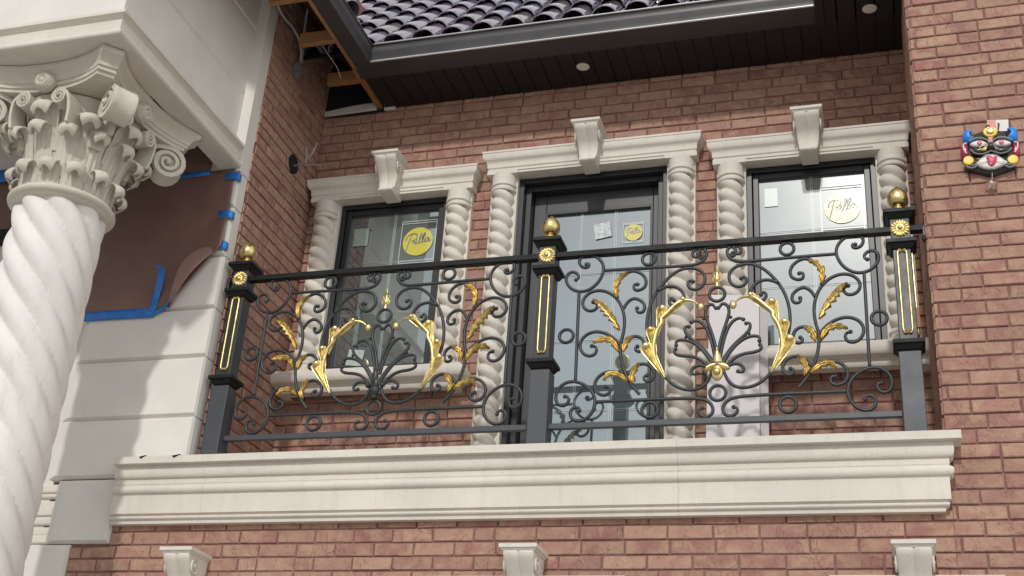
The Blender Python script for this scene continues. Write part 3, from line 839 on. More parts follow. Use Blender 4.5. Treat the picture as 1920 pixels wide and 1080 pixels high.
def post(x, side_trim):
    p = MB().box(x-.05, x+.05, -.05, .05, SLAB-.004, -.050).build('post', M['iron_grey'], railing, bevel=.004)
    MB().box(x-.041, x+.041, -.041, .041, -.05, .522).build('upper_shaft', M['iron_post'], p, bevel=.003)
    MB().box(x-.045, x+.045, -.045, .045, .522, .652).build('head_block', M['iron_post'], p, bevel=.003)
    for zt, hw in ((.003,.071),(.522,.070),(.683,.074)):
        m = MB(); m.box(x-hw, x+hw, -hw, hw, zt-.020, zt); m.frustum(x, 0, zt-.046, zt-.0195, .049, .049, hw-.006, hw-.006)
        m.build('collar', M['iron_black'], p, bevel=.002)
    f = MB(); f.lathe([(0,.683),(.028,.683),(.029,.690),(.024,.694),(.019,.699),(.018,.706),(.026,.709),(.027,.714),(.019,.718),(.018,.724),(.027,.728),(.039,.737),(.047,.752),(.0495,.768),(.0475,.786),(.040,.803),(.028,.818),(.015,.829),(.006,.838),(0,.840)], x, 0, 0, 28)
    f.build('ball_finial', M['gold_dull'], p, smooth=50)
    # rosette
    r = MB(); cz = .585
    for k in range(16):
        a = 2*PI*k/16
        rows = []
        for i in range(6):
            t = i/5; rad = .014+.031*t; w = .0042+.0062*t if i < 5 else .004
            rows.append([(x+rad*math.cos(a)-w*u*math.sin(a), -.046-.009*(1-u*u)*(.5+.5*t)-(.002 if i < 5 else -.004), cz+rad*math.sin(a)+w*u*math.cos(a)) for u in (-1,-.5,0,.5,1)])
        r.grid(rows)
    r.lathe([(0,-.066),(.006,-.065),(.011,-.060),(.013,-.055),(.019,-.054),(.022,-.048),(.043,-.046)], x, 0, cz, 20, axis='y')
    r.build('rosette', M['gold'], p, smooth=50)
    def trim(face):
        t = MB()
        for s in (-1, 1):
            L_ = [(s*.0175,.462),(s*.0205,.452),(s*.0205,.062),(s*.0175,.050)]
            sp1 = [(s*.0165*(1-.0) + s*.0, .468)]
            t.tube([face(a,c) for a,c in L_], .0052, 8, flat=.006, up=(face(0,0,1)))
            for zc, sg in ((.466,1),(.046,-1)):
                c = [face(s*(.0095+.0085*math.cos(q)*(1-i/26)), zc+sg*.0085*math.sin(q)*(1-i/26)) for i, q in enumerate([k*.42 for k in range(20)])]
                t.tube(c, .0035, 6, flat=.005, up=(face(0,0,1)))
        return t
    fr = lambda a, c, u=None: (0,1,0) if u else (x+a, -.045, c)
    trim(fr).build('trim', M['gold'], p, smooth=50)
    if side_trim:
        sd = lambda a, c, u=None: (1,0,0) if u else (x+.045, a, c)
        trim(sd).build('trim', M['gold'], p, smooth=50)
        MB().box(x+.0405, x+.055, -.036, .036, .07, .17).build('packing_strip', M['wood'], p, bevel=.002)
post(-1.752, False); post(.012, False); post(1.752, True)

# ------------------------------------------------------------------ portico: stone pier, beam, twisted column
pier = thing('stone_pier', 'white rusticated stone pier of large chamfered blocks between the twisted column and the balcony', 'pier', (-2.25, 0, GZ))
def block(x0, x1, z0, z1, y0=-.10, y1=-.0005, ch=.020, name='stone_block'):
    g = .0025; m = MB()
    x0 += 0; z0 += g; z1 -= g
    v = [(x0,y1,z0),(x1,y1,z0),(x1,y1,z1),(x0,y1,z1),(x0,y0+ch,z0),(x1,y0+ch,z0),(x1,y0+ch,z1),(x0,y0+ch,z1),
         (x0+ch*2.2,y0,z0+ch*.7),(x1-ch*.4,y0,z0+ch*.7),(x1-ch*.4,y0,z1-ch*.4),(x0+ch*2.2,y0,z1-ch*.4)]
    f = [(0,1,2,3),(8,11,10,9)]
    for q in range(4):
        r = (q+1)%4; f += [(q,4+q,4+r,r),(4+q,8+q,8+r,4+r)]
    m.add(v, f)
    return m.build(name, M['white_wall'], pier, bevel=.003)
zz = [1.26,1.03,.715,.395,.105,-.235,-.562]
for a, b_ in zip(zz[1:], zz[:-1]): block(-2.665, XL-.001, a, b_)
q = -.562; odd = True
while q > -2.3:
    block(-2.60 if q > -.6 else -2.76, -2.218 if odd else -2.443, q-.345, q, y0=-.092); q -= .345; odd = not odd
MB().box(-2.655, XL-.012, -.078, .004, -.56, 1.26).build('backing', M['white_wall'], pier)
MB().box(-2.60, XL, -.10, .012, 1.262, 3.4).build('upper_shaft', M['white_wall'], pier, bevel=.003)
# moulded cap of the narrow strip beside the pier
cp = MB()
for zt, d in ((-.575,.05),(-.60,.03),(-.66,.018),(-.70,.045),(-.745,.03),(-.80,.012),(-.845,.03)):
    cp.box(-2.74, -2.615+d*.6, -.030-d*.6, .0, zt-.05, zt-.002)
cp.build('moulded_cap', M['stone'], pier, bevel=.012, seg=3)
MB().box(-4.6, -2.667, -.03, .10, -2.3, 3.4).build('side_panel', M['white_wall'], pier)

beam = thing('porch_entablature', 'white moulded porch beam resting on the twisted column, joined back to the house', 'beam', (-2.3, -.7, 1.28))
BX, BY = -1.842, -1.372
def lbeam(prof, name, mat, smooth=30):
    rows = []
    for d, z in prof:
        rows.append([(-4.6, BY-d, z), (BX+d, BY-d, z), (BX+d, -.102, z)])
    return MB().grid(rows).build(name, mat, beam, smooth=smooth)
lbeam([(-.13,1.282),(-.03,1.282),(-.012,1.283)] + arc(-.012,1.299,.016,-85,95,8) + [(-.018,1.317),(-.040,1.330),(-.047,1.352),(-.044,1.378),(-.033,1.398),(-.014,1.412),(-.010,1.414),(.0,1.416),(.0,1.434),(-.069,1.436)], 'moulding', M['stone'])
fz = [(-.069,1.434),(-.069,1.79),(-.079,1.80),(-.079,1.815),(-.069,1.825),(-.069,2.25),(-.079,2.26),(-.079,2.275),(-.069,2.285),(-.069,3.4)]
lbeam(fz, 'fascia', M['white_wall'], 20)
sb = MB(); sb.box(-4.6, BX-.03, BY+.03, BY+.52, 1.281, 1.40); sb.box(BX-.135, BX-.03, BY+.52, -.102, 1.281, 1.40)
sb.build('beam_soffit', M['stone'], beam)
MB().box(-4.6, BX-.14, BY+.5, -.11, 1.86, 1.9).build('porch_ceiling', M['ply'], beam)

CX, CY = -2.36, -.852
col = thing('twisted_column', 'large white twisted column with a carved leafy capital at the house corner', 'column', (CX, CY, GZ))
s = MB(); rope(s, CX, CY, .2290, GZ, .604, 1.46, 8, .14, 0, 2*PI, 256, .014)
s.build('shaft', M['white_col'], col, smooth=55)
s = MB(); s.lathe([(.205,.584),(.232,.588),(.242,.596),(.247,.601)] + [(.242+.0265*math.cos(a), .623+.022*math.sin(a)) for a in [R(-70+20*i) for i in range(9)]] + [(.215,.648),(.20,.65)], CX, CY, 0, 64)
s.build('necking_ring', M['stone_cap'], col, smooth=50)
cap = MB(); cap.lathe([(.205,.63),(.212,.70),(.222,.80),(.238,.92),(.262,1.03),(.292,1.10),(.305,1.14),(.10,1.150)], CX, CY, 0, 64)
capital = cap.build('capital', M['stone_cap'], col, smooth=50)
def bell(z):
    t = max(0, (z-.63)/.5); return .207+.012*t+.085*t**2.6
rl = random.Random(21)
def acanthus(ang, z0, h, w, out):
    """broad carved leaf hugging the bell, its rounded tip rolled outwards"""
    rows = []
    z1 = z0+h
    pr_ = spline([(bell(z0)+.004,z0),(bell(z0+h*.3)+.010,z0+h*.3),(bell(z0+h*.6)+.014,z0+h*.6),(bell(z0+h*.84)+.020,z0+h*.84),(bell(z1)+out*.34,z1-.012),(bell(z1)+out*.70,z1),(bell(z1)+out*.98,z1-.014),(bell(z1)+out*1.05,z1-.036),(bell(z1)+out*.92,z1-.052)], 6)
    n = len(pr_); m = MB()
    ca, sa = math.cos(ang), math.sin(ang)
    for i, (r, z) in enumerate(pr_):
        t = i/(n-1)
        ww = w*(.98 - .30*max(0,(t-.40)/.60)**1.0) * (math.sqrt(max(.0,1-((t-.80)/.26)**2)) if t > .80 else 1)
        lob = .5+.5*math.cos(2*PI*t*4.0)
        row = []
        for j in range(-10, 11):
            u = j/10
            e = ww*u*(1-.13*lob*abs(u)**3*(1 if t < .6 else .4))
            rib = .0045*math.cos(u*PI*4)*(1 if t > .1 else t*10)*max(0,1-t*1.15) + .006*(1-abs(u))
            droop = -.016*abs(u)**2.4
            rr = r + rib + droop*(.5+t)
            zz_ = z - .022*u*u*max(0,t-.45)/.55
            row.append((CX+rr*ca-e*sa, CY+rr*sa+e*ca, zz_))
        rows.append(row)
    m.grid(rows)
    return m.build('acanthus_leaf', M['stone_cap'], capital, smooth=70, solid=.010)
for k in range(12): acanthus(2*PI*(k+.45)/12, .642, .135+rl.uniform(-.006,.006), .058, .080)
for k in range(12): acanthus(2*PI*(k-.05)/12, .70, .265+rl.uniform(-.008,.008), .056, .098)
for k in range(4): acanthus(PI/2*k, .84, .235, .075, .075)
for k in range(4): acanthus(PI/4+PI/2*k, .80, .215, .070, .125)
def volute(ang, rad0, zc, rr, width, turns, stem, thick, name):
    """rolled band: stem rises from the bell, then spirals in"""
    P = list(stem)
    a0 = PI/2
    for i in range(1, int(turns*16)+1):
        a = a0 - 2*PI*i/16; q = rr*(1-.80*i/(turns*16))
        P.append((rad0+q*math.cos(a), zc+q*math.sin(a)))
    m = MB(); rows = []
    ca, sa = math.cos(ang), math.sin(ang); n = len(P)
    for i in range(n):
        a = Vector((*P[min(i+1,n-1)],0))-Vector((*P[max(i-1,0)],0)); a.normalize(); nx, nz = -a.y, a.x
        t = thick*(1 if i < len(stem) else 1-.5*(i-len(stem))/(n-len(stem)))
        w = width*(.5+.5*min(1,i/max(1,len(stem)))) if i < len(stem) else width*(1+.10*(i-len(stem))/(n-len(stem)))
        row = []
        for (u, h) in ((-1,-1),(-1,1),(-.80,1.2),(-.62,.85),(0,.80),(.62,.85),(.80,1.2),(1,1),(1,-1)):
            r = P[i][0]+nx*t*h*.5; z = P[i][1]+nz*t*h*.5; e = w*u*.5
            row.append((CX+r*ca-e*sa, CY+r*sa+e*ca, z))
        rows.append(row)
    m.grid(rows, True, True, True)
    for s_ in (-1,1):                                  # eye, and the web that closes the roll behind it
        c = (CX+rad0*ca-s_*width*.54*sa, CY+rad0*sa+s_*width*.54*ca, zc); m.ball(c, rr*.19, 6)
        m.add([(CX+(rad0+rr*.9*math.cos(b_))*ca-s_*width*.36*sa, CY+(rad0+rr*.9*math.cos(b_))*sa+s_*width*.36*ca, zc+rr*.9*math.sin(b_)) for b_ in [2*PI*q/20 for q in range(20)]], [tuple(range(20))])
    return m.build(name, M['stone_cap'], capital, smooth=45)
for k in range(4):
    ang = PI/4+k*PI/2
    volute(ang + (.22 if k == 3 else 0), .458, 1.048, .092, .125, 2.1, spline([(.265,.88),(.278,.98),(.315,1.075),(.375,1.128),(.458,1.140)],5), .026, 'volute')
    for s_ in (-1, 1):
        # inner helices curl inwards under the rosette
        m = MB(); P = []
        ax = k*PI/2; ca, sa = math.cos(ax), math.sin(ax)
        pts = spline([(s_*.165,.94),(s_*.172,1.01),(s_*.160,1.08),(s_*.125,1.122)],5)
        c0 = (s_*.108,1.084)
        for i in range(0, 34):
            a = PI/2 + s_*(.2+.42*i); q = .042*(1-.82*i/34)
            pts.append((c0[0]+q*math.cos(a), c0[1]+q*math.sin(a)))
        rows = []
        for i, (e, z) in enumerate(pts):
            j, l = pts[min(i+1,len(pts)-1)], pts[max(i-1,0)]
            tx, tz = j[0]-l[0], j[1]-l[1]; ln = math.hypot(tx,tz) or 1; nx, nz = -tz/ln, tx/ln
            th = .0085*(1-.5*i/len(pts)); r_ = .315+.03*min(1,max(0,(z-.93)/.15))
            rows.append([(CX+rr_*ca-(e+nx*h)*sa, CY+rr_*sa+(e+nx*h)*ca, z+nz*h) for rr_, h in ((r_-.09,-th),(r_-.09,th),(r_+.012,th),(r_+.016,0),(r_+.012,-th))])
        m.grid(rows, True, True, True)
        m.ball((CX+.338*ca-c0[0]*sa, CY+.338*sa+c0[0]*ca, c0[1]), .012, 5)
        m.build('helix_scroll', M['stone_cap'], capital, smooth=45)
# abacus with hollow sides
def aba(half, chamf, hollow, z):
    out = []
    for k in range(4):
        a = k*PI/2
        for i in range(17):
            t = -1+2*i/16
            e = (half-chamf)*t; d = half-hollow*(1-abs(t)**2.4)
            x, y = d, e
            out.append((CX+x*math.cos(a)-y*math.sin(a), CY+x*math.sin(a)+y*math.cos(a), z))
    return out
ab = MB(); rows = [aba(h, c, hl, z) for h, c, hl, z in ((.10,.02,.0,1.148),(.405,.062,.088,1.150),(.407,.062,.088,1.168),(.418,.064,.088,1.170),(.418,.064,.088,1.190),(.426,.066,.088,1.192),(.426,.066,.088,1.198),(.428,.067,.089,1.210),(.438,.070,.090,1.226),(.454,.074,.090,1.240),(.464,.076,.090,1.248),(.466,.077,.090,1.256),(.466,.077,.090,1.276),(.10,.02,0,1.279))]
ab.grid(rows, True)
ab.build('abacus', M['stone_cap'], col, smooth=25)
for k in range(4):                                   # ribbed rosette in the middle of each side
    a = k*PI/2; ca, sa = math.cos(a), math.sin(a); m = MB(); r0 = .352; zr = 1.178
    for j in range(18):
        b_ = 2*PI*j/18; rows = []
        for i in range(8):
            t = i/7; rad = .014+.040*t; d = .036*math.sin(PI*(.18+.80*t))
            rows.append([(CX+(r0+d+.004*(1-u*u))*ca-(rad*math.cos(b_)-.0085*u*(.35+.65*t)*math.sin(b_))*sa,
                          CY+(r0+d+.004*(1-u*u))*sa+(rad*math.cos(b_)-.0085*u*(.35+.65*t)*math.sin(b_))*ca,
                          zr+rad*math.sin(b_)+.0085*u*(.35+.65*t)*math.cos(b_)) for u in (-1,-.5,0,.5,1)])
        m.grid(rows)
    m.ball((CX+(r0+.022)*ca, CY+(r0+.022)*sa, zr), .017, 6)
    m.lathe([(.052,-.02),(.050,.004),(0,.012)], 0, 0, 0, 20)
    kk = len(m.v)-60
    for q in range(kk, len(m.v)):
        x_, y_, z_ = m.v[q]; m.v[q] = (CX+(r0+z_)*ca-x_*sa, CY+(r0+z_)*sa+x_*ca, zr+y_)
    m.build('rosette', M['stone_cap'], capital, smooth=60)

# ------------------------------------------------------------------ masking sheet and tape on the pier
sh = MB(); rows = []
for i in range(41):
    v = i/40; row = []
    for j in range(41):
        u = j/40
        z1 = 1.275; xr = -1.872 + .018*v
        zb = .40 if u < .66 else .40 + (u-.66)/.34*.365
        z = z1 + (zb-z1)*v; x = -2.69 + (xr+2.69)*u
        k = max(0,(u-.55)/.45)*max(0,(v-.55)/.45)
        y = -.1065 - .010*math.sin(7*u+3*v)**2*v*(1-u)*.5 - .055*k*(1-.55*k) - .006*math.sin(9*u)*math.sin(5*v)*(.25 if u < .9 else 0)
        row.append((x, min(y,-.1045), z))
    rows.append(row)
sh.grid(rows)
# folded-back corner, paler side out
fo = MB(); rows = []
for i in range(13):
    t = i/12
    x = -2.12+.255*t; z = .40+.365*t
    bow = math.sin(PI*t)
    rows.append([(x-.05*bow*q-.02*q, -.108-.055*bow*(1-.3*q)-.02*q*(1-q), z+.10*bow*q+.01*q) for q in (0,.2,.4,.6,.8,1)])
fo.grid(rows)
sheet = sh.build('masking_sheet', M['paper'], None, smooth=60, solid=.001)
tag(sheet, 'brown masking paper taped on the upper stone pier, its lower corner hanging loose', 'masking paper')
fo.build('folded_corner', M['paper_back'], sheet, smooth=60, solid=.001)
def tape(pts, w, label, up):
    m = MB(); P = [Vector(p) for p in pts]; U = Vector(up)
    m.grid([[tuple(p-U*w/2), tuple(p-U*w/6), tuple(p+U*w/6), tuple(p+U*w/2)] for p in P])
    o = m.build('painter_tape', M['tape'], None, smooth=60, solid=.0012)
    tag(o, label, 'tape', 'blue tape holding the brown paper'); return o
tape([(-2.70,-.111,.382),(-2.5,-.1112,.382),(-2.35,-.111,.381),(-2.205,-.111,.379)], .058, 'long blue tape strip along the bottom edge of the brown paper', (0,0,1))
tape(spline([(-2.232,-.112,.385),(-2.215,-.118,.46),(-2.195,-.14,.55),(-2.178,-.172,.615),(-2.188,-.19,.628),(-2.20,-.185,.618)],4), .046, 'loose blue tape strip curling upright off the lower corner of the brown paper', (.93,0,-.3))
tape(spline([(-2.21,-.112,.375),(-2.16,-.119,.392),(-2.12,-.135,.415),(-2.095,-.16,.45)],4), .030, 'short crumpled blue tape end beneath the folded paper corner', (0,0,1))
for (x, z, lab, tl) in ((-1.872,1.222,'top blue tape tab at the right edge of the brown paper, under the beam', .01),(-1.871,.972,'middle blue tape tab of the three at the right edge of the brown paper',0),(-1.885,.775,'bottom blue tape tab at the right edge of the brown paper, above the loose corner',-.006)):
    tape([(x-.052,-.1125,z+tl),(x,-.1135,z),(x+.0275,-.113,z-.006),(x+.036,-.106,z-.008),(x+.037,-.085,z-.009)] if x > -1.88 else [(x-.045,-.1175,z+tl),(x,-.1155,z),(x+.037,-.113,z-.004),(x+.046,-.104,z-.006),(x+.047,-.085,z-.006)], .050, lab, (0,0,1))
tape([(-2.30,-.1128,1.252),(-2.15,-.1125,1.258),(-2.03,-.112,1.262)], .032, 'blue tape strip along the top of the brown paper, in the shadow of the beam', (0,0,1))
m = MB(); m.grid([[(-2.69+.655*j/6, -.1045-.003*math.sin(j*1.7+i), 1.262+.58*i/6) for j in range(7)] for i in range(7)])
m.build('upper_sheet', M['paper'], sheet, smooth=60, solid=.001)
m = MB(); m.grid([[(-4.4+ (1.66)*j/8, -.036-.004*math.sin(j*2.1+i), .98+.45*i/6) for j in range(9)] for i in range(7)])
tag(m.build('masking_sheet', M['paper'], None, smooth=60, solid=.001), 'brown paper sheet on the wall behind the twisted column, taped along its top', 'masking paper')
tape([(-4.4,-.043,1.445),(-3.5,-.043,1.445),(-2.75,-.043,1.445)], .09, 'blue tape strip on top of the brown sheet behind the twisted column', (0,0,1))
m = MB(); m.box(-4.6,-2.9,-.11,-.034,.94,1.015)
tag(m.build('timber_rail', M['hole'], None, bevel=.004), 'dark timber rail on the wall behind the twisted column, below the brown sheet', 'rail')

# ------------------------------------------------------------------ small things
# white board leaning by the window
wb = thing('white_board', 'white board leaning against the brick between the door and the window behind the railing', 'board', (.9, .55, SLAB))
def lean(x, y, z): return (x, y + .10*(z-SLAB)/1.1, z)
m = MB(); m.add([lean(*p) for p in ((.737,.515,SLAB),(1.012,.515,SLAB),(1.012,.535,SLAB),(.737,.535,SLAB),(.752,.515,.625),(1.018,.515,.600),(1.018,.535,.600),(.752,.535,.625))], [(0,3,2,1),(4,5,6,7),(0,1,5,4),(1,2,6,5),(2,3,7,6),(3,0,4,7)])
m.build('face_sheet', M['white_board'], wb, bevel=.002)
m = MB(); m.add([lean(*p) for p in ((1.0145,.522,SLAB),(1.055,.548,SLAB),(1.053,.556,SLAB),(1.0125,.530,SLAB),(1.0205,.522,.600),(1.058,.548,.596),(1.056,.556,.596),(1.0185,.530,.600))], [(0,3,2,1),(4,5,6,7),(0,1,5,4),(1,2,6,5),(2,3,7,6),(3,0,4,7)])
m.build('edge_flange', M['white_board'], wb, bevel=.001)

# stickers on the glass
def script_word():
    """handwritten word as strokes, unit box roughly -1..1"""
    P = spline([(-.72,-.62),(-.60,-.15),(-.46,.38),(-.38,.50)],5)
    Pb = spline([(-.80,.05),(-.72,.36),(-.45,.55),(-.14,.52),(-.06,.34),(-.18,.12),(-.42,.02)],5)
    e = spline([(-.30,-.12),(-.16,-.06),(-.06,.06),(-.10,.15),(-.20,.10),(-.22,-.06),(-.12,-.18),(.02,-.12)],5)
    l1 = spline([(.02,-.12),(.14,.10),(.27,.42),(.24,.54),(.15,.36),(.10,.02),(.14,-.14),(.24,-.08)],5)
    l2 = spline([(.24,-.08),(.36,.14),(.48,.46),(.45,.58),(.36,.40),(.31,.06),(.35,-.10),(.45,-.04)],5)
    a = spline([(.72,.16),(.62,.22),(.50,.12),(.48,-.02),(.56,-.06),(.67,.06),(.74,.20),(.70,.02),(.76,-.06),(.88,.06)],5)
    return [P, Pb, e, l1, l2, a]
def logo_sticker(x, z, r, y, hx, hz, label, dz=0):
    t = thing('window_sticker', label, 'sticker', (x, y, z), 'round yellow maker stickers on the glass')
    b_ = MB(); w = hx*.05
    zt, zb = z+dz+hz, z+dz-hz
    b_.box(x-hx, x-hx+w, y-.0006, y, zb, zt); b_.box(x+hx-w, x+hx, y-.0006, y, zb, zt)
    for q in (zt-w, zb, zt-w*3.6, zb+w*2.6): b_.box(x-hx+w, x+hx-w, y-.0006, y, q, q+w)
    b_.build('border', M['label_line'], t)
    d = MB(); d.lathe([(0,-.0012),(r,-.0012),(r,0)], x, y, z, 48, axis='y'); d.build('disc', M['yellow'], t, smooth=30)
    s_ = MB()
    for st in script_word():
        s_.tube([(x+a*r, y-.002, z+b*r) for a, b in st], r*.042, 5, flat=.0006)
    s_.build('lettering', M['ink'], t)
YG = .8205
logo_sticker(-1.084, 1.222, .099, YG, .118, .150, 'round yellow sticker with black handwritten word inside a white frame, on the darkest window')
logo_sticker(.257, 1.213, .055, .909, .063, .068, 'small round yellow sticker with a handwritten word, on the balcony door glass')
logo_sticker(1.470, 1.213, .098, YG, .118, .150, 'pale round yellow sticker with a white frame, on the window above the white board')
def flat_sticker(x, z, hx, hz, y, m_, label, rot=0, crump=0):
    mb = MB(); rows = []
    for i in range(7):
        row = []
        for j in range(7):
            u = (-1+j/3)*hx; v = (-1+i/3)*hz
            row.append((x+u*math.cos(rot)-v*math.sin(rot), y-.001-crump*random.random(), z+u*math.sin(rot)+v*math.cos(rot)))
        rows.append(row)
    mb.grid(rows)
    tag(mb.build('window_label', m_, None, smooth=20), label, 'label')
flat_sticker(-1.473, 1.285, .050, .063, YG, M['mint'], 'plain pale green label on the darkest window, beside its round yellow sticker')
flat_sticker(1.078, 1.320, .037, .060, YG, M['label_line'], 'plain white label high on the window above the white board')
flat_sticker(.070, 1.242, .051, .051, .909, M['film'], 'tilted square of clear crumpled film on the balcony door glass', .16, .004)
flat_sticker(-1.405, .455, .052, .052, YG, M['film'], 'crumpled clear film square low on the darkest window behind the railing', -.12, .004)

# cables and box on the shaded return wall
jb = thing('junction_box', 'small grey junction box with two cables high on the shaded side wall under the eave', 'junction box', (XL+.03,.28,2.22))
MB().box(XL+.010, XL+.045, .262, .318, 2.235, 2.285).build('housing', M['box'], jb, bevel=.005)
MB().box(XL+.012, XL+.040, .272, .315, 2.196, 2.232).build('connector', M['box'], jb, bevel=.004)
m = MB(); m.tube(spline([(XL+.03,-.12,2.49),(XL+.04,.0,2.44),(XL+.05,.12,2.44),(XL+.05,.21,2.42),(XL+.05,.262,2.36),(XL+.045,.28,2.30)],6), .009, 8)
tag(m.build('electrical_cable', M['cable'], None, smooth=60), 'grey cable sagging in a curve from the white corner to the junction box', 'cable')
m = MB(); m.tube(spline([(XL+.08,.20,2.67),(XL+.06,.24,2.52),(XL+.05,.275,2.40),(XL+.045,.30,2.30)],6), .008, 8)
tag(m.build('electrical_cable', M['cable'], None, smooth=60), 'grey cable dropping straight from the roof framing to the junction box', 'cable')
m = MB(); m.tube(spline([(-1.56,.085,2.26),(-1.535,.16,2.22),(-1.515,.25,2.19),(-1.51,.31,2.15)],5), .0022, 6)
tag(m.build('loose_wire', M['cable'], None, smooth=60), 'thin loose wire hanging from the open timber framing of the eave', 'wire')
hw = thing('wall_outlet_hole', 'round dark hole in the shaded side wall with bare wires sticking out', 'wire outlet', (XL+.01,.463,1.645))
m = MB(); m.v = []; rows = []
for r_, d in ((.062,.0),(.062,.015),(.054,.0165),(.048,.0150),(0,.0148)):
    rows.append([(XL+d, .463+r_*math.cos(2*PI*k/24), 1.648+r_*math.sin(2*PI*k/24)) for k in range(24)])
m.grid(rows, True); m.build('hole', M['hole'], hw)
for p_ in ([(XL+.01,.463,1.64),(XL+.08,.44,1.63),(XL+.16,.40,1.66),(XL+.20,.38,1.73)],[(XL+.01,.47,1.64),(XL+.10,.45,1.625),(XL+.19,.42,1.60),(XL+.24,.40,1.575)],[(XL+.12,.42,1.62),(XL+.125,.41,1.68),(XL+.12,.40,1.72)]):
    MB().tube(spline(p_,5), .0042, 6).build('bare_wire', M['cable'], hw, smooth=60)
m = MB(); m.add([(-1.836,.765,2.205),(-1.46,.765,2.215),(-1.46,.765,2.275),(-1.62,.765,2.27),(-1.836,.765,2.245),(-1.836,.778,2.205),(-1.46,.778,2.215),(-1.46,.778,2.275),(-1.62,.778,2.27),(-1.836,.778,2.245)], [(0,1,2,3,4),(9,8,7,6,5),(0,5,6,1),(1,6,7,2),(2,7,8,3),(3,8,9,4),(4,9,5,0)])
m.box(-1.405,-1.325,.762,.776,2.20,2.245)
tag(m.build('plastic_strip', M['plastic'], None, bevel=.004), 'white plastic strip lying along the wall top inside the open eave corner', 'strip')

# ------------------------------------------------------------------ painted mask on the right-hand brick wall
MX, MZ, MY = 2.187, .945, YF-.012
mask = thing('wall_mask', 'painted black horned face mask with blue horns and yellow discs hanging on the sunlit brick', 'mask', (MX, MY, MZ))
TR = R(-4.5)
def mp(x, z, y=0): 
    x *= .00111; z *= .00121
    return (MX + x*math.cos(TR)-z*math.sin(TR), MY - y, MZ + x*math.sin(TR)+z*math.cos(TR))
# coordinates below: units about a pixel of the mask, centre (0,0)
def slab(poly, y0, y1, m_, name, parent=None, bev=.003, dome=0):
    mb = MB(); n = len(poly)
    cx_ = sum(p[0] for p in poly)/n; cz_ = sum(p[1] for p in poly)/n
    rows = [[mp(x,z,y0) for x,z in poly],[mp(x,z,y1-.004) for x,z in poly]]
    for s_, d in ((.93,0),(.75,dome*.55),(.5,dome*.85),(.2,dome)):
        rows.append([mp(cx_+(x-cx_)*s_, cz_+(z-cz_)*s_, y1+d) for x,z in poly])
    mb.grid(rows, True); mb.add(rows[-1], [tuple(range(n))])
    return mb.build(name, m_, parent or mask, smooth=45)
ell = lambda cx_, cz_, a, b_, n=28, rot=0: [(cx_+a*math.cos(2*PI*k/n)*math.cos(rot)-b_*math.sin(2*PI*k/n)*math.sin(rot), cz_+a*math.cos(2*PI*k/n)*math.sin(rot)+b_*math.sin(2*PI*k/n)*math.cos(rot)) for k in range(n)]
sm = lambda P_: spline(P_+[P_[0]], 4)[:-1]
face = slab(sm([(0,88),(45,82),(75,62),(86,30),(90,-10),(90,-40),(101,-58),(101,-78),(84,-88),(44,-104),(5,-116),(-36,-106),(-84,-92),(-102,-82),(-102,-58),(-88,-36),(-86,10),(-76,48),(-45,78)]), 0, .030, M['black_gloss'], 'face', None, dome=.015)
for s_ in (-1, 1):
    slab(sm([(s_*62,40),(s_*80,30),(s_*104,36),(s_*112,62),(s_*104,88),(s_*86,96),(s_*70,92),(s_*84,78),(s_*78,62)]) if s_ > 0 else sm([(s_*62,38),(s_*78,30),(s_*104,38),(s_*110,60),(s_*104,82),(s_*86,92),(s_*74,86),(s_*84,74),(s_*76,58)]), .004, .034, M['blue_paint'], 'horn', dome=.014)
    er = slab(sm([(s_*90,28),(s_*112,26),(s_*120,0),(s_*112,-30),(s_*96,-44),(s_*84,-30),(s_*88,0)]), .002, .030, M['red_paint'], 'ear', dome=.012)
    t_ = MB(); t_.tube([mp(a,b_,.046) for a,b_ in spline([(s_*94,20),(s_*108,16),(s_*106,-8),(s_*96,-26)],5)], .004, 6); t_.build('ear_stripe', M['white_paint'], er, smooth=60)
    ey = slab(sm([(s_*14,17),(s_*34,29),(s_*58,28),(s_*82,16),(s_*66,3),(s_*38,0),(s_*20,6)]), .040, .051, M['white_paint'], 'eye', dome=.006)
    slab(ell(s_*44,15,11,11,20), .052, .057, M['pink_paint'], 'iris', ey, dome=.003)
    t_ = MB(); t_.tube([mp(a,b_,.050) for a,b_ in spline([(s_*8,26),(s_*30,40),(s_*60,40),(s_*86,28)],5)], .0045, 6); t_.build('brow', M['line_paint'], face, smooth=60)
    slab(sm([(s_*4,-20),(s_*30,-18),(s_*62,-8),(s_*80,-18),(s_*70,-34),(s_*40,-40),(s_*10,-34)]), .045, .060, M['black_gloss'], 'moustache', dome=.012)
    slab(ell(s_*88,-57,22,20,28), .030, .046, M['yellow_paint'], 'disc', dome=.001)
    t_ = MB(); t_.tube([mp(a,b_,.044) for a,b_ in spline([(s_*98,-84),(s_*74,-92),(s_*50,-78),(s_*40,-52)],6)], .0045, 6); t_.tube([mp(a,b_,.046) for a,b_ in spline([(s_*88,-78),(s_*66,-80),(s_*48,-66),(s_*36,-48)],6)], .0035, 6); t_.build('cheek_line', M['line_paint'], face, smooth=60)
slab(ell(0,66,29,23,32), .044, .058, M['yellow_paint'], 'medallion', dome=.001)
slab(ell(0,66,17,13,24), .061, .066, M['gold'], 'medallion_centre', dome=.003)
slab(sm([(-12,40),(12,40),(8,30),(10,18),(0,10),(-10,18),(-8,30)]), .050, .060, M['card_pink'], 'forehead_mark', dome=.003)
slab(sm([(0,14),(9,2),(18,-14),(8,-24),(-8,-24),(-18,-14),(-9,2)]), .046, .070, M['black_gloss'], 'nose', dome=.014)
t_ = MB(); t_.tube([mp(-30+13*math.cos(2*PI*k/24),-18+10*math.sin(2*PI*k/24),.074) for k in range(25)], .0028, 6, cap=False); t_.build('nose_ring', M['yellow_paint'], mask, smooth=60)
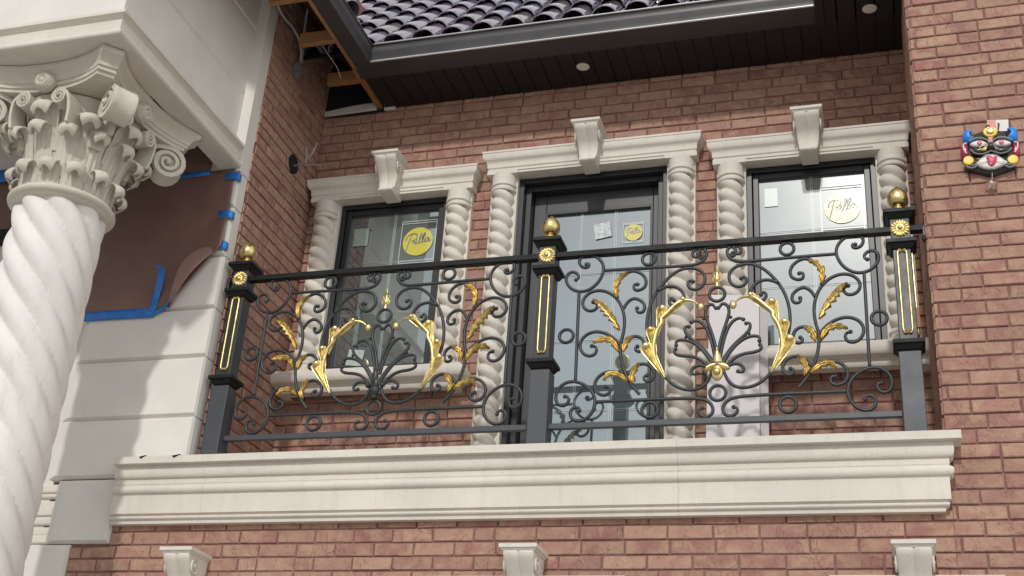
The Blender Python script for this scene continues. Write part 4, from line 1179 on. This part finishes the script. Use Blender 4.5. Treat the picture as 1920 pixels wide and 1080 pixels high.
mo = slab(sm([(-60,-78),(-38,-52),(-18,-36),(8,-34),(30,-42),(52,-62),(66,-74),(34,-92),(6,-100),(-28,-96)]), .040, .055, M['white_paint'], 'mouth', dome=.003)
slab(sm([(-18,-52),(-4,-48),(8,-54),(24,-52),(22,-74),(10,-90),(0,-92),(-12,-80)]), .056, .066, M['pink_paint'], 'tongue', mo, dome=.005)
t_ = MB(); t_.tube([mp(a,b_,.070) for a,b_ in spline([(-80,-20),(-66,-36),(-38,-43),(-14,-36),(0,-30),(14,-34),(40,-42),(68,-34),(82,-18)],5)], .0032, 6); t_.build('muzzle_line', M['line_paint'], face, smooth=60)
slab(ell(2,-68,5,11,16), .0665, .069, M['red_paint'], 'tongue_mark', mo); slab(ell(1,-85,6,3.5,14), .064, .0685, M['white_paint'], 'tooth', mo)
for s_ in (-1,1):
    for du, dv in ((-4,1),(4,-1),(0,4)): slab(ell(s_*44+du,15+dv,2.2,2.2,10), .058, .0605, M['red_paint'], 'iris_mark', face)
t_ = MB(); t_.tube([mp(-56+110*k/10,-74-4*math.sin(k*.9),.064) for k in range(11)], .0016, 5); t_.build('whisker_line', M['gold'], mo, smooth=60)
t_ = MB(); t_.tube(spline([mp(-14,86,.02),mp(-16,100,.03),mp(-4,108,.03),mp(6,96,.02)],5), .003, 6); t_.build('hanging_loop', M['hole'], mask, smooth=60)
t_ = MB(); t_.tube([mp(6,-108,.03),mp(5,-140,.03)], .0014, 5); t_.build('string', M['plastic'], mask)
st = MB(); c_ = (2,-160)
ring = [(c_[0]+(27 if k%2 == 0 else 12)*math.cos(PI/2+.15+PI*k/5), c_[1]+(24 if k%2 == 0 else 11)*math.sin(PI/2+.15+PI*k/5)) for k in range(10)]
st.grid([[mp(c_[0],c_[1],.012)]*10, [mp(a,b_,.026) for a,b_ in ring], [mp(c_[0]+(a-c_[0])*.3,c_[1]+(b_-c_[1])*.3,.05) for a,b_ in ring]], True); st.add([mp(c_[0]+(a-c_[0])*.3,c_[1]+(b_-c_[1])*.3,.05) for a,b_ in ring], [tuple(range(10))])
st.build('star_charm', M['origami'], mask, smooth=30)
pc = thing('paper_card', 'small printed card with a pink picture tucked behind the top of the wall mask', 'card', mp(32,112,.01))
P4 = lambda x0,z0,x1,z1,y0,y1,m_,nm: MB().add([mp(x0,z0,y0),mp(x1,z0,y0),mp(x1,z1,y0),mp(x0,z1,y0),mp(x0,z0,y1),mp(x1,z0,y1),mp(x1,z1,y1),mp(x0,z1,y1)], [(3,2,1,0),(4,5,6,7),(0,1,5,4),(1,2,6,5),(2,3,7,6),(3,0,4,7)]).build(nm, m_, pc)
P4(-10,88,76,142,.012,.0145,M['paper_white'],'card_sheet'); P4(-9,89,26,141,.0148,.0155,M['card_pink'],'picture'); P4(0,98,17,134,.0158,.0163,M['pink_paint'],'picture_oval')
t_ = MB(); t_.tube(spline([mp(34,124,.018),mp(38,116,.022),mp(34,104,.022),mp(36,94,.018)],5), .003, 6); t_.build('clip', M['hole'], pc, smooth=60)

# ------------------------------------------------------------------ ground
g = MB(); nn = 24
g.grid([[(-60+120*i/nn, -60+120*j/nn, GZ) for i in range(nn+1)] for j in range(nn+1)])
tag(g.build('ground', M['ground'], None), kind='structure')

# ------------------------------------------------------------------ camera, light, sky
def cam():
    cd = bpy.data.cameras.new('camera'); co = bpy.data.objects.new('camera', cd); C.objects.link(co)
    cd.sensor_width = 36; cd.lens = 2343.7/1920*36; cd.clip_end = 500; cd.clip_start = .05
    rx, ry, rz = .4519, .3171, .0729
    cx, sx, cy, sy, cz, sz = math.cos(rx), math.sin(rx), math.cos(ry), math.sin(ry), math.cos(rz), math.sin(rz)
    yaw = Matrix(((cy,-sy,0),(sy,cy,0),(0,0,1))); pit = Matrix(((1,0,0),(0,cx,-sx),(0,sx,cx)))
    m3 = yaw @ pit
    r, u, f = m3.col[0].copy(), m3.col[2].copy(), m3.col[1].copy()
    r2 = cz*r + sz*u; u2 = -sz*r + cz*u
    mm = Matrix((r2, u2, -f)).transposed().to_4x4(); mm.translation = Vector((1.633625,-5.523,-2.387875))
    co.matrix_world = mm
    sc.camera = co
cam()
TX, TZ = -.025, -.655
d = Vector((TX, 1, TZ)).normalized()
EL = math.asin(-d.z); AZ = math.atan2(-d.x, -d.y)     # from +Y towards +X
sl = bpy.data.lights.new('sun', 'SUN'); sl.energy = 2.1; sl.angle = R(2.4); sl.color = (1, .965, .92)
so_ = bpy.data.objects.new('sun', sl); C.objects.link(so_); so_.rotation_euler = d.to_track_quat('-Z', 'Y').to_euler(); so_.location = (0,-8,8)
w = bpy.data.worlds.new('World'); sc.world = w; w.use_nodes = True
nt = w.node_tree; bg = nt.nodes['Background']
sky = nt.nodes.new('ShaderNodeTexSky'); sky.sky_type = 'NISHITA'; sky.sun_disc = False
sky.sun_elevation = EL; sky.sun_rotation = AZ; sky.dust_density = .8; sky.air_density = 1.2; sky.ozone_density = 1.0
tc = nt.nodes.new('ShaderNodeTexCoord')
mpn = nt.nodes.new('ShaderNodeMapping'); mpn.inputs['Scale'].default_value = (1,1,2.2); nt.links.new(tc.outputs['Generated'], mpn.inputs[0])
cl = noise(nt, mpn.outputs[0], 2.6, 8, .62, .4)
cf = ramp(nt, cl, [(.34, (.60,)*3), (.58, (1,1,1))])
# unseen bright cloud, added on the right to fill the right-facing shaded walls
sx = nt.nodes.new('ShaderNodeSeparateXYZ'); nt.links.new(tc.outputs['Generated'], sx.inputs[0])
fill_cloud = N(nt, 'ShaderNodeMapRange', interpolation_type='SMOOTHSTEP'); fill_cloud.inputs[1].default_value = .05; fill_cloud.inputs[2].default_value = .9; nt.links.new(sx.outputs[0], fill_cloud.inputs[0])
skc = mix(nt, cf, sky.outputs[0], mix(nt, fill_cloud.outputs[0], (5.0,5.05,5.05), (11.6,11.5,11.2)))
nt.links.new(skc, bg.inputs['Color']); bg.inputs['Strength'].default_value = .15
sc.view_settings.view_transform = 'Standard'; sc.view_settings.look = 'None'; sc.view_settings.gamma = 1; sc.view_settings.exposure = -.22
sc.view_settings.use_curve_mapping = False
sc.cycles.max_bounces = 8; sc.cycles.diffuse_bounces = 4; sc.cycles.glossy_bounces = 4
sc.cycles.use_denoising = True
